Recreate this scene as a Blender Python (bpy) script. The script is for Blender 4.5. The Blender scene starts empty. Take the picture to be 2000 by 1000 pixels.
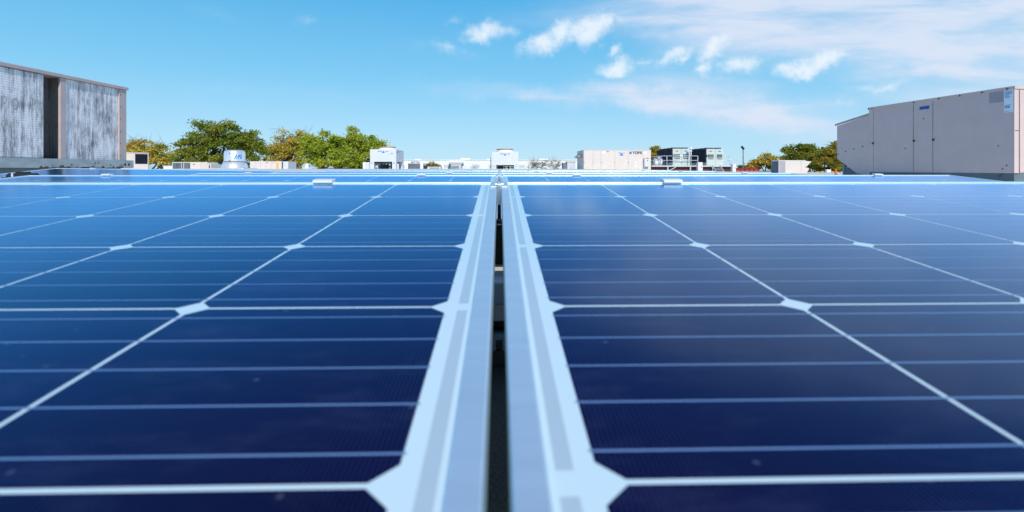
import bpy, math, random
from mathutils import Vector, Matrix
R = math.radians
random.seed(7)
S = bpy.context.scene
C = S.collection

# ------------------------------------------------------------------ camera
ZC = 0.30                  # lens height above the near roof
F = 996.0                  # focal length in pixels of the 2000 px wide photograph
YAW = R(1.4)
HZ = 331.0                 # horizon row in the photograph
cam_d = bpy.data.cameras.new('camera')
cam_d.sensor_width = 36.0
cam_d.lens = F / 2000 * 36.0
cam_d.shift_y = -(500 - HZ) / 2000
cam_d.clip_start = 0.005
cam_d.clip_end = 6000
cam_d.dof.use_dof = True
cam_d.dof.focus_distance = 2.0
cam_d.dof.aperture_fstop = 9.0
cam = bpy.data.objects.new('camera', cam_d)
C.objects.link(cam)
cam.location = (0, 0, ZC)
cam.rotation_euler = (R(90), 0, -YAW)
S.camera = cam
S.render.engine = 'CYCLES'
S.render.resolution_x, S.render.resolution_y = 1024, 512
S.cycles.max_bounces = 6
S.cycles.use_denoising = True
S.view_settings.view_transform = 'Standard'
S.view_settings.look = 'None'
S.view_settings.exposure = 0.0
S.view_settings.gamma = 1.0

def pix(px, py, d):
    """world point seen at photograph pixel (px, py) at depth d metres"""
    x = (px - 1000) / F * d
    return Vector((x * math.cos(YAW) + d * math.sin(YAW), d * math.cos(YAW) - x * math.sin(YAW), ZC - (py - HZ) / F * d))

# ------------------------------------------------------------------ sky and sun
SUN_EL, SUN_AZ = R(38), R(168)       # azimuth clockwise from +Y: behind the camera, a little to the right
W = bpy.data.worlds.new('World')
S.world = W
W.use_nodes = True
nt = W.node_tree
nt.nodes.clear()
N, L = nt.nodes.new, nt.links.new

def math_node(op, a, b=None, c=None, clamp=False):
    n = N('ShaderNodeMath'); n.operation = op; n.use_clamp = clamp
    for i, v in enumerate((a, b, c)):
        if v is None: continue
        if isinstance(v, (int, float)): n.inputs[i].default_value = v
        else: L(v, n.inputs[i])
    return n.outputs[0]

out = N('ShaderNodeOutputWorld')
bg = N('ShaderNodeBackground'); bg.inputs['Strength'].default_value = 0.11
sky = N('ShaderNodeTexSky'); sky.sky_type = 'NISHITA'
sky.sun_disc = False
sky.sun_elevation = SUN_EL
sky.sun_rotation = SUN_AZ
sky.air_density = 1.0; sky.dust_density = 0.35; sky.ozone_density = 1.6
tint = N('ShaderNodeMixRGB'); tint.blend_type = 'MULTIPLY'; tint.inputs[0].default_value = 1.0
tint.inputs[2].default_value = (0.80, 1.14, 1.22, 1)
L(sky.outputs[0], tint.inputs[1])
tc = N('ShaderNodeTexCoord')
# clear autumn air: deepen the blue with elevation
spz = N('ShaderNodeSeparateXYZ'); L(tc.outputs['Generated'], spz.inputs[0])
ramp = N('ShaderNodeValToRGB'); L(spz.outputs[2], ramp.inputs[0])
STOPS = [(0.0, (.53, .76, .95)), (.07, (.40, .70, .95)), (.17, (.215, .60, .91)), (.31, (.095, .47, .85)), (.42, (.018, .32, .77)), (.66, (.018, .115, .43)), (1.0, (.020, .11, .40))]
while len(ramp.color_ramp.elements) < len(STOPS): ramp.color_ramp.elements.new(.5)
for e_, (p_, c_) in zip(ramp.color_ramp.elements, STOPS): e_.position = p_; e_.color = c_ + (1,)
rsc = N('ShaderNodeVectorMath'); rsc.operation = 'SCALE'; L(ramp.outputs[0], rsc.inputs[0]); rsc.inputs['Scale'].default_value = 1 / 0.11
skymix = N('ShaderNodeMixRGB'); skymix.inputs[0].default_value = 0.86; L(tint.outputs[0], skymix.inputs[1]); L(rsc.outputs[0], skymix.inputs[2])
rot = N('ShaderNodeVectorRotate'); rot.rotation_type = 'Z_AXIS'; rot.inputs['Angle'].default_value = YAW
L(tc.outputs['Generated'], rot.inputs['Vector'])
sp = N('ShaderNodeSeparateXYZ'); L(rot.outputs[0], sp.inputs[0])
yy = math_node('MAXIMUM', sp.outputs[1], 0.06)
u = math_node('DIVIDE', sp.outputs[0], yy)
v = math_node('DIVIDE', sp.outputs[2], yy)
uv = N('ShaderNodeCombineXYZ'); L(u, uv.inputs[0]); L(v, uv.inputs[1])

def noise(vec, scale, detail=6, rough=0.6, dist=0.0, mscale=None, mrot=0.0):
    if mscale is not None:
        m = N('ShaderNodeMapping'); m.inputs['Scale'].default_value = mscale; m.inputs['Rotation'].default_value = (0, 0, mrot)
        L(vec, m.inputs['Vector']); vec = m.outputs[0]
    n = N('ShaderNodeTexNoise'); n.inputs['Scale'].default_value = scale
    n.inputs['Detail'].default_value = detail; n.inputs['Roughness'].default_value = rough
    n.inputs['Distortion'].default_value = dist
    L(vec, n.inputs['Vector'])
    return n
wn = noise(uv.outputs[0], 16, 6, 0.62)
ws = N('ShaderNodeVectorMath'); ws.operation = 'SUBTRACT'; L(wn.outputs['Color'], ws.inputs[0]); ws.inputs[1].default_value = (.5, .5, .5)
wm = N('ShaderNodeVectorMath'); wm.operation = 'SCALE'; L(ws.outputs[0], wm.inputs[0]); wm.inputs['Scale'].default_value = 0.062
wa = N('ShaderNodeVectorMath'); wa.operation = 'ADD'; L(uv.outputs[0], wa.inputs[0]); L(wm.outputs[0], wa.inputs[1])

def blob(vec, px, py, rx, ry, amp, ang=0.0):
    """amp * (1 - r) inside an ellipse of the sky"""
    m = N('ShaderNodeMapping'); m.vector_type = 'TEXTURE'
    m.inputs['Location'].default_value = ((px - 1000) / F, (HZ - py) / F, 0)
    m.inputs['Rotation'].default_value = (0, 0, R(ang))
    m.inputs['Scale'].default_value = (rx / F, ry / F, 1)
    L(vec, m.inputs['Vector'])
    ln = N('ShaderNodeVectorMath'); ln.operation = 'LENGTH'; L(m.outputs[0], ln.inputs[0])
    s = math_node('SUBTRACT', 1.0, ln.outputs['Value'], clamp=True)
    return math_node('MULTIPLY', s, amp)

PUFFS = [(945, 62, 50, 30, .95, 0), (990, 68, 34, 24, .5, 0), (1062, 84, 56, 32, 1, 25), (1098, 62, 40, 34, 1, 40), (1150, 56, 62, 36, 1.1, 20),
         (1178, 40, 52, 22, .9, 10), (1203, 100, 22, 20, .8, 30), (1203, 133, 48, 24, 1, 8), (1255, 124, 26, 12, .5, 10), (1318, 112, 46, 20, .85, 20),
         (1376, 132, 28, 20, .8, 20), (1390, 96, 46, 28, .95, 35), (1440, 129, 48, 26, .95, 12), (1484, 122, 26, 10, .45, 10),
         (1562, 135, 50, 24, 1, 10), (1604, 120, 66, 24, 1, 14), (1720, 166, 80, 18, .6, 8), (1635, 205, 34, 13, .5, 0),
         (600, 43, 30, 16, .34, 10), (872, 92, 80, 22, .42, -12), (880, 40, 30, 18, .35, 30)]
acc = None
for p in PUFFS:
    b = blob(wa.outputs[0], p[0], p[1], p[2] * 1.3, p[3] * 1.05, p[4], p[5])
    acc = b if acc is None else math_node('MAXIMUM', acc, b)
pn = noise(uv.outputs[0], 34, 6, 0.62)
pd = math_node('ADD', acc, math_node('MULTIPLY', math_node('SUBTRACT', pn.outputs['Fac'], 0.5), 1.15))
pr = N('ShaderNodeMapRange'); pr.interpolation_type = 'SMOOTHSTEP'
pr.inputs['From Min'].default_value = -0.05; pr.inputs['From Max'].default_value = 1.05
L(pd, pr.inputs['Value'])
puff = math_node('MULTIPLY', pr.outputs[0], math_node('MULTIPLY', acc, 1.9, clamp=True))
# high thin cloud: wide soft sheets combed into streaks
SHEETS = [(1800, 30, 640, 130, 1.3, 7), (2000, 140, 420, 140, 1.3, 5), (1500, 225, 460, 80, 1.1, -13), (1150, 188, 460, 34, .9, -4), (1360, 12, 500, 62, .8, 4),
          (1980, -165, 1000, 310, 2.6, 6), (1400, -150, 620, 120, .8, 6), (560, 180, 420, 24, .25, -3), (760, 70, 330, 60, .16, -20), (400, 15, 120, 30, .3, -20), (1090, 235, 110, 12, .4, -8)]
cacc = None
for p in SHEETS:
    b = blob(wa.outputs[0], *p)
    cacc = b if cacc is None else math_node('ADD', cacc, b)
sn = noise(uv.outputs[0], 2.2, 6, 0.52, 0.5, (1.6, 9.0, 1), R(-9))
sn2 = noise(uv.outputs[0], 5.0, 6, 0.6, 0.4, (1.0, 5.5, 1), R(14))
sm = math_node('ADD', math_node('MULTIPLY', sn.outputs['Fac'], 1.1), math_node('MULTIPLY', sn2.outputs['Fac'], 0.55))
cacc = math_node('MINIMUM', cacc, 1.15)
smr = N('ShaderNodeMapRange'); smr.interpolation_type = 'SMOOTHSTEP'; smr.inputs['From Min'].default_value = 0.62; smr.inputs['From Max'].default_value = 1.08
L(sm, smr.inputs['Value'])
cr = math_node('MULTIPLY', cacc, math_node('MULTIPLY_ADD', smr.outputs[0], 0.48, 0.42))
crr = N('ShaderNodeMapRange'); crr.interpolation_type = 'SMOOTHSTEP'
crr.inputs['From Min'].default_value = 0.02; crr.inputs['From Max'].default_value = 1.0
L(cr, crr.inputs['Value'])
cirrus = math_node('MULTIPLY', crr.outputs[0], 0.88)
front = math_node('GREATER_THAN', sp.outputs[1], 0.06)
m1 = N('ShaderNodeMixRGB'); L(math_node('MULTIPLY', cirrus, front), m1.inputs[0]); L(skymix.outputs[0], m1.inputs[1])
m1.inputs[2].default_value = (6.9, 7.4, 8.6, 1)
m2 = N('ShaderNodeMixRGB'); L(math_node('MULTIPLY', math_node('MULTIPLY', puff, front), 0.86), m2.inputs[0]); L(m1.outputs[0], m2.inputs[1])
m2.inputs[2].default_value = (8.1, 8.7, 9.3, 1)
L(m2.outputs[0], bg.inputs['Color'])
L(bg.outputs[0], out.inputs['Surface'])

sun_d = bpy.data.lights.new('sun', 'SUN')
sun_d.energy = 4.0; sun_d.angle = R(0.5); sun_d.color = (1.0, 0.95, 0.87)
sun = bpy.data.objects.new('sun', sun_d); C.objects.link(sun)
sv = Vector((math.sin(SUN_AZ) * math.cos(SUN_EL), math.cos(SUN_AZ) * math.cos(SUN_EL), math.sin(SUN_EL)))
sun.rotation_euler = sv.to_track_quat('Z', 'Y').to_euler()

# ------------------------------------------------------------------ mesh helpers
class MB:
    def __init__(s): s.v = []; s.f = []; s.mi = []; s.sm = []
    def add(s, vs, fs, m=0, smooth=False):
        o = len(s.v); s.v += [tuple(p) for p in vs]
        for f in fs: s.f.append(tuple(i + o for i in f)); s.mi.append(m); s.sm.append(smooth)
        return s
    def box(s, x0, x1, y0, y1, z0, z1, m=0, mat=None):
        vs = [Vector(p) for p in ((x0, y0, z0), (x1, y0, z0), (x1, y1, z0), (x0, y1, z0), (x0, y0, z1), (x1, y0, z1), (x1, y1, z1), (x0, y1, z1))]
        if mat is not None: vs = [mat @ p for p in vs]
        return s.add(vs, [(0, 3, 2, 1), (4, 5, 6, 7), (0, 1, 5, 4), (1, 2, 6, 5), (2, 3, 7, 6), (3, 0, 4, 7)], m)
    def bar(s, a, b, w, h=None, m=0):
        a, b = Vector(a), Vector(b); h = h or w
        d = (b - a); ln = d.length
        if ln < 1e-6: return s
        q = d.to_track_quat('Z', 'Y').to_matrix().to_4x4()
        return s.box(-w / 2, w / 2, -h / 2, h / 2, 0, ln, m, Matrix.Translation(a) @ q)
    def tube(s, pts, rad, n=8, m=0, smooth=True):
        pts = [Vector(p) for p in pts]
        vs = []; fs = []
        up = Vector((0.13, 0.31, 0.94))
        for i, p in enumerate(pts):
            d = (pts[min(i + 1, len(pts) - 1)] - pts[max(i - 1, 0)]).normalized()
            a = d.cross(up)
            if a.length < 1e-3: a = d.cross(Vector((1, 0, 0)))
            a.normalize(); b = d.cross(a)
            r = rad[i] if isinstance(rad, (list, tuple)) else rad
            for k in range(n):
                t = 2 * math.pi * k / n
                vs.append(p + a * (r * math.cos(t)) + b * (r * math.sin(t)))
        for i in range(len(pts) - 1):
            for k in range(n):
                fs.append((i * n + k, i * n + (k + 1) % n, (i + 1) * n + (k + 1) % n, (i + 1) * n + k))
        fs.append(tuple(range(n))[::-1]); fs.append(tuple((len(pts) - 1) * n + k for k in range(n)))
        return s.add(vs, fs, m, smooth)
    def lathe(s, prof, n=40, c=(0, 0, 0), m=0, smooth=True):
        vs = []; fs = []
        for (r, z) in prof:
            for k in range(n):
                t = 2 * math.pi * k / n
                vs.append((c[0] + r * math.cos(t), c[1] + r * math.sin(t), c[2] + z))
        for i in range(len(prof) - 1):
            for k in range(n):
                fs.append((i * n + k, i * n + (k + 1) % n, (i + 1) * n + (k + 1) % n, (i + 1) * n + k))
        return s.add(vs, fs, m, smooth)
    def prism(s, poly, x0, x1, m=0):
        """polygon in (y, z) swept along x"""
        n = len(poly)
        vs = [(x0, y, z) for y, z in poly] + [(x1, y, z) for y, z in poly]
        fs = [tuple(range(n)), tuple(range(2 * n - 1, n - 1, -1))] + [((i + 1) % n, i, n + i, n + (i + 1) % n) for i in range(n)]
        return s.add(vs, fs, m)
    def quad(s, p, m=0): return s.add(p, [tuple(range(len(p)))], m)
    def build(s, name, mats, parent=None, bevel=0.0, loc=None):
        me = bpy.data.meshes.new(name)
        me.from_pydata(s.v, [], s.f)
        for mm in (mats if isinstance(mats, (list, tuple)) else [mats]): me.materials.append(mm)
        me.polygons.foreach_set('material_index', s.mi)
        me.polygons.foreach_set('use_smooth', s.sm)
        me.update()
        o = bpy.data.objects.new(name, me); C.objects.link(o)
        if parent is not None: o.parent = parent
        if loc is not None: o.location = loc
        if bevel:
            b = o.modifiers.new('bevel', 'BEVEL'); b.width = bevel; b.segments = 2; b.limit_method = 'ANGLE'
        return o

def thing(name, label, cat, loc=(0, 0, 0), rz=0.0, group=None):
    o = bpy.data.objects.new(name, None); C.objects.link(o)
    o.empty_display_size = 0.1
    o.location = loc; o.rotation_euler = (0, 0, rz)
    o['label'] = label; o['category'] = cat
    if group: o['group'] = group
    return o
def tag(o, label, cat, group=None):
    o['label'] = label; o['category'] = cat
    if group: o['group'] = group
    return o
def dup(root, label, loc, rot=None):
    r = root.copy(); C.objects.link(r); r.location = loc; r['label'] = label
    if rot is not None: r.rotation_euler = rot
    for ch in root.children:
        c = ch.copy(); C.objects.link(c); c.parent = r
        for g in ch.children:
            d = g.copy(); C.objects.link(d); d.parent = c
    return r
def text_mesh(name, s, size, mat, parent, loc, rot=(R(90), 0, 0), ext=0.004):
    cu = bpy.data.curves.new(name, 'FONT'); cu.body = s; cu.size = size; cu.extrude = ext
    cu.align_x = 'CENTER'; cu.align_y = 'CENTER'; cu.offset = size * 0.038
    tmp = bpy.data.objects.new(name + '_curve', cu); C.objects.link(tmp)
    dg = bpy.context.evaluated_depsgraph_get()
    me = bpy.data.meshes.new_from_object(tmp.evaluated_get(dg))
    bpy.data.objects.remove(tmp); bpy.data.curves.remove(cu)
    me.name = name
    me.materials.clear(); me.materials.append(mat)
    o = bpy.data.objects.new(name, me); C.objects.link(o); o.parent = parent; o.location = loc; o.rotation_euler = rot
    return o

# ------------------------------------------------------------------ materials
def newmat(name):
    m = bpy.data.materials.new(name); m.use_nodes = True
    t = m.node_tree; t.nodes.clear()
    o = t.nodes.new('ShaderNodeOutputMaterial')
    return m, t, o
def paint(name, col, rough=0.55, metal=0.0, var=0.10, scale=3.0, bump=0.0, spec=0.5, stretch=(1, 1, 1)):
    m, t, o = newmat(name)
    p = t.nodes.new('ShaderNodeBsdfPrincipled')
    p.inputs['Roughness'].default_value = rough; p.inputs['Metallic'].default_value = metal
    p.inputs['Specular IOR Level'].default_value = spec
    tcn = t.nodes.new('ShaderNodeTexCoord'); mp = t.nodes.new('ShaderNodeMapping'); mp.inputs['Scale'].default_value = stretch
    nz = t.nodes.new('ShaderNodeTexNoise'); nz.inputs['Scale'].default_value = scale; nz.inputs['Detail'].default_value = 7; nz.inputs['Roughness'].default_value = 0.65
    t.links.new(tcn.outputs['Object'], mp.inputs['Vector']); t.links.new(mp.outputs[0], nz.inputs['Vector'])
    r = t.nodes.new('ShaderNodeValToRGB')
    r.color_ramp.elements[0].position = 0.3; r.color_ramp.elements[1].position = 0.7
    r.color_ramp.elements[0].color = tuple(c * (1 - var) for c in col) + (1,)
    r.color_ramp.elements[1].color = tuple(min(1, c * (1 + var)) for c in col) + (1,)
    t.links.new(nz.outputs['Fac'], r.inputs[0]); t.links.new(r.outputs[0], p.inputs['Base Color'])
    if bump:
        b = t.nodes.new('ShaderNodeBump'); b.inputs['Strength'].default_value = bump; b.inputs['Distance'].default_value = 0.01
        t.links.new(nz.outputs['Fac'], b.inputs['Height']); t.links.new(b.outputs[0], p.inputs['Normal'])
    t.links.new(p.outputs[0], o.inputs[0])
    return m

AR_TINT = (0.44, 0.665, 1.0, 1)      # anti-reflection coating: only blue is thrown back
def under_glass(name, col, tintc=(0.62, 0.88, 1.0, 1), gain=1.0, fingers=False):
    """a layer laminated under the panel's coated front glass: body colour plus the blue-tinted reflection of the glass"""
    m, t, o = newmat(name)
    NN, LL = t.nodes.new, t.links.new
    d = NN('ShaderNodeBsdfDiffuse'); d.inputs['Roughness'].default_value = 0.2
    tcn = NN('ShaderNodeTexCoord')
    nz = NN('ShaderNodeTexNoise'); nz.inputs['Scale'].default_value = 9; nz.inputs['Detail'].default_value = 6
    LL(tcn.outputs['Object'], nz.inputs['Vector'])
    rgb = NN('ShaderNodeRGB'); rgb.outputs[0].default_value = tuple(col) + (1,)
    colsock = rgb.outputs[0]
    if fingers:
        sx = NN('ShaderNodeSeparateXYZ'); LL(tcn.outputs['Object'], sx.inputs[0])
        mu = NN('ShaderNodeMath'); mu.operation = 'MULTIPLY'; mu.inputs[1].default_value = 2 * math.pi / 0.0019; LL(sx.outputs[0], mu.inputs[0])
        si = NN('ShaderNodeMath'); si.operation = 'SINE'; LL(mu.outputs[0], si.inputs[0])
        mr = NN('ShaderNodeMapRange'); mr.inputs['From Min'].default_value = 0.55; mr.inputs['From Max'].default_value = 1.0
        LL(si.outputs[0], mr.inputs['Value'])
        mx = NN('ShaderNodeMixRGB'); LL(colsock, mx.inputs[1]); mx.inputs[2].default_value = (0.014, 0.022, 0.085, 1)
        LL(mr.outputs[0], mx.inputs[0]); colsock = mx.outputs[0]
        nz2 = NN('ShaderNodeTexNoise'); nz2.inputs['Scale'].default_value = 26; nz2.inputs['Detail'].default_value = 8; nz2.inputs['Roughness'].default_value = 0.75
        mp2 = NN('ShaderNodeMapping'); mp2.inputs['Scale'].default_value = (0.5, 1.3, 1); LL(tcn.outputs['Object'], mp2.inputs['Vector']); LL(mp2.outputs[0], nz2.inputs['Vector'])
        dr = NN('ShaderNodeMapRange'); dr.inputs['From Min'].default_value = 0.50; dr.inputs['From Max'].default_value = 0.8; dr.inputs['To Max'].default_value = 0.34
        LL(nz2.outputs['Fac'], dr.inputs['Value'])
        dm = NN('ShaderNodeMixRGB'); LL(dr.outputs[0], dm.inputs[0]); LL(colsock, dm.inputs[1]); dm.inputs[2].default_value = (0.05, 0.065, 0.13, 1)
        colsock = dm.outputs[0]
    if fingers:
        # cells differ a little from one another; a few dried water spots and specks lie on the glass
        ge = NN('ShaderNodeNewGeometry')
        hv = NN('ShaderNodeMapRange'); hv.inputs['To Min'].default_value = 0.65; hv.inputs['To Max'].default_value = 1.4; LL(ge.outputs['Random Per Island'], hv.inputs['Value'])
        vm = NN('ShaderNodeVectorMath'); vm.operation = 'SCALE'; LL(colsock, vm.inputs[0]); LL(hv.outputs[0], vm.inputs['Scale'])
        vo = NN('ShaderNodeTexVoronoi'); vo.inputs['Scale'].default_value = 95; LL(tcn.outputs['Object'], vo.inputs['Vector'])
        vr = NN('ShaderNodeMapRange'); vr.inputs['From Min'].default_value = 0.16; vr.inputs['From Max'].default_value = 0.05; LL(vo.outputs['Distance'], vr.inputs['Value'])
        vs_ = NN('ShaderNodeSeparateXYZ'); LL(vo.outputs['Color'], vs_.inputs[0])
        vt = NN('ShaderNodeMath'); vt.operation = 'GREATER_THAN'; LL(vs_.outputs[0], vt.inputs[0]); vt.inputs[1].default_value = 0.9
        vq = NN('ShaderNodeMath'); vq.operation = 'MULTIPLY'; LL(vr.outputs[0], vq.inputs[0]); LL(vt.outputs[0], vq.inputs[1])
        vq2 = NN('ShaderNodeMath'); vq2.operation = 'MULTIPLY'; LL(vq.outputs[0], vq2.inputs[0]); vq2.inputs[1].default_value = 0.22
        sm2 = NN('ShaderNodeMixRGB'); LL(vq2.outputs[0], sm2.inputs[0]); LL(vm.outputs[0], sm2.inputs[1]); sm2.inputs[2].default_value = (0.20, 0.24, 0.32, 1)
        colsock = sm2.outputs[0]
    LL(colsock, d.inputs['Color'])
    g = NN('ShaderNodeBsdfGlossy'); g.inputs['Color'].default_value = tintc
    rr = NN('ShaderNodeMapRange'); rr.inputs['To Min'].default_value = 0.09; rr.inputs['To Max'].default_value = 0.16
    LL(nz.outputs['Fac'], rr.inputs['Value']); LL(rr.outputs[0], g.inputs['Roughness'])
    bp = NN('ShaderNodeBump'); bp.inputs['Strength'].default_value = 0.02; bp.inputs['Distance'].default_value = 0.002
    LL(nz.outputs['Fac'], bp.inputs['Height']); LL(bp.outputs[0], g.inputs['Normal'])
    fr = NN('ShaderNodeFresnel'); fr.inputs['IOR'].default_value = 1.5
    gn = NN('ShaderNodeMath'); gn.operation = 'MULTIPLY'; gn.use_clamp = True; gn.inputs[1].default_value = gain
    # the textured, coated glass throws back little at steep angles and much at grazing ones
    pw = NN('ShaderNodeMath'); pw.operation = 'POWER'; LL(fr.outputs[0], pw.inputs[0]); pw.inputs[1].default_value = 1.4 if fingers else 1.0
    LL(pw.outputs[0], gn.inputs[0])
    mix = NN('ShaderNodeMixShader'); LL(gn.outputs[0], mix.inputs[0]); LL(d.outputs[0], mix.inputs[1]); LL(g.outputs[0], mix.inputs[2])
    LL(mix.outputs[0], o.inputs[0])
    return m

M = {}
M['cell'] = under_glass('solar cell', (0.0028, 0.0020, 0.018), AR_TINT, 2.15, fingers=True)
M['sheet'] = under_glass('white backsheet', (0.53, 0.69, 0.75))
M['ribbon'] = under_glass('tinned ribbon', (0.38, 0.50, 0.58))
M['busbar'] = under_glass('busbar', (0.14, 0.25, 0.45), (0.4, 0.72, 1, 1), 1.4)
M['alu'] = paint('sky-tinted anodised aluminium', (0.67, 0.825, 0.88), 0.40, 0.62, 0.05, 30, 0.02, stretch=(.2, 3, 3))  # bluish cast of the reflected sky mixed into the base colour
M['clipm'] = paint('bright clip', (0.70, 0.74, 0.78), 0.45, 0.2, 0.04, 30)
M['steel'] = paint('stainless steel', (0.62, 0.64, 0.67), 0.25, 1.0, 0.06, 60)
M['blackp'] = paint('black plastic', (0.018, 0.019, 0.022), 0.5, 0, 0.2, 20)
M['membrane'] = paint('white roof membrane', (0.62, 0.61, 0.59), 0.85, 0, 0.08, 1.5)
M['roof'] = paint('granulated membrane darkened for shade', (0.22, 0.21, 0.205), 0.9, 0, 0.55, 300, 0.5, 0.2)  # near roof tone darkened to stand for the shade under the panels
M['beige'] = paint('beige enamel', (0.63, 0.50, 0.475), 0.5, 0, 0.05, 2.2, 0.03)
M['beige_far'] = paint('pale beige enamel', (0.66, 0.585, 0.535), 0.55, 0, 0.05, 1.5)
M['beige_dark'] = paint('beige trim', (0.42, 0.36, 0.34), 0.5, 0, 0.12, 8)
M['seam'] = paint('dark seam', (0.14, 0.10, 0.09), 0.8, 0, 0.3, 10)
M['dark'] = paint('dark void', (0.02, 0.022, 0.028), 0.8, 0, 0.3, 10)
M['patch'] = paint('faded grey patch', (0.36, 0.34, 0.36), 0.6, 0, 0.05, 5)
M['white'] = paint('white enamel', (0.74, 0.75, 0.77), 0.5, 0, 0.05, 2)
M['whitewall'] = paint('white wall', (0.84, 0.84, 0.84), 0.7, 0, 0.04, .3)
M['postm'] = paint('weathered beige post', (0.46, 0.385, 0.375), 0.55, 0, 0.08, 4)
M['twig'] = paint('grey twigs', (0.26, 0.21, 0.20), 0.9, 0, 0.3, 3)
M['coolgrey'] = paint('pale grey enamel', (0.60, 0.63, 0.67), 0.45, 0, 0.05, 2)
M['galv'] = paint('galvanised steel', (0.34, 0.40, 0.43), 0.5, 0.35, 0.22, 2.5, stretch=(1, 1, 2.5))
M['galv_dark'] = paint('grey curb', (0.13, 0.17, 0.20), 0.7, 0.1, 0.2, 2)
M['rust'] = paint('rust', (0.10, 0.045, 0.025), 0.9, 0, 0.5, 18)
M['spun'] = paint('spun aluminium', (0.80, 0.82, 0.85), 0.30, 0.55, 0.04, 4)
M['copper'] = paint('rusted fan ring', (0.50, 0.26, 0.12), 0.6, 0.2, 0.35, 9)
M['paleg'] = paint('pale green enamel', (0.50, 0.57, 0.53), 0.5, 0, 0.04, 2)
M['navy'] = paint('dark coil', (0.010, 0.015, 0.030), 0.7, 0, 0.25, 6, 0, 0.2)
M['redsteel'] = paint('oxide red steel', (0.085, 0.016, 0.014), 0.7, 0, 0.2, 3)
M['redbright'] = paint('red painted metal', (0.50, 0.07, 0.04), 0.55, 0, 0.12, 2)
M['rail'] = paint('galvanised rail', (0.62, 0.65, 0.68), 0.4, 0.4, 0.08, 5)
M['blue'] = paint('blue print', (0.01, 0.08, 0.36), 0.5, 0, 0.05, 5)
M['cyan'] = paint('cyan print', (0.01, 0.20, 0.55), 0.5, 0, 0.05, 5)
M['ink'] = paint('dark print', (0.02, 0.018, 0.05), 0.5, 0, 0.05, 5)
M['redprint'] = paint('red print', (0.60, 0.05, 0.10), 0.5, 0, 0.05, 5)
M['yellow'] = paint('yellow print', (0.75, 0.42, 0.06), 0.5, 0, 0.05, 5)
M['sticker'] = paint('white sticker', (0.78, 0.86, 0.92), 0.45, 0, 0.04, 12)
M['print'] = paint('faded print', (0.22, 0.36, 0.55), 0.5, 0, 0.1, 20)
M['concrete'] = paint('pale concrete', (0.62, 0.58, 0.53), 0.9, 0, 0.1, 20, 0.2)
M['orange'] = paint('orange plastic', (0.80, 0.13, 0.02), 0.5, 0, 0.05, 5)
M['bark'] = paint('bark', (0.07, 0.055, 0.045), 0.9, 0, 0.35, 3, 0.4)
M['grassm'] = paint('grass', (0.06, 0.10, 0.03), 0.9, 0, 0.3, .2)

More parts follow.
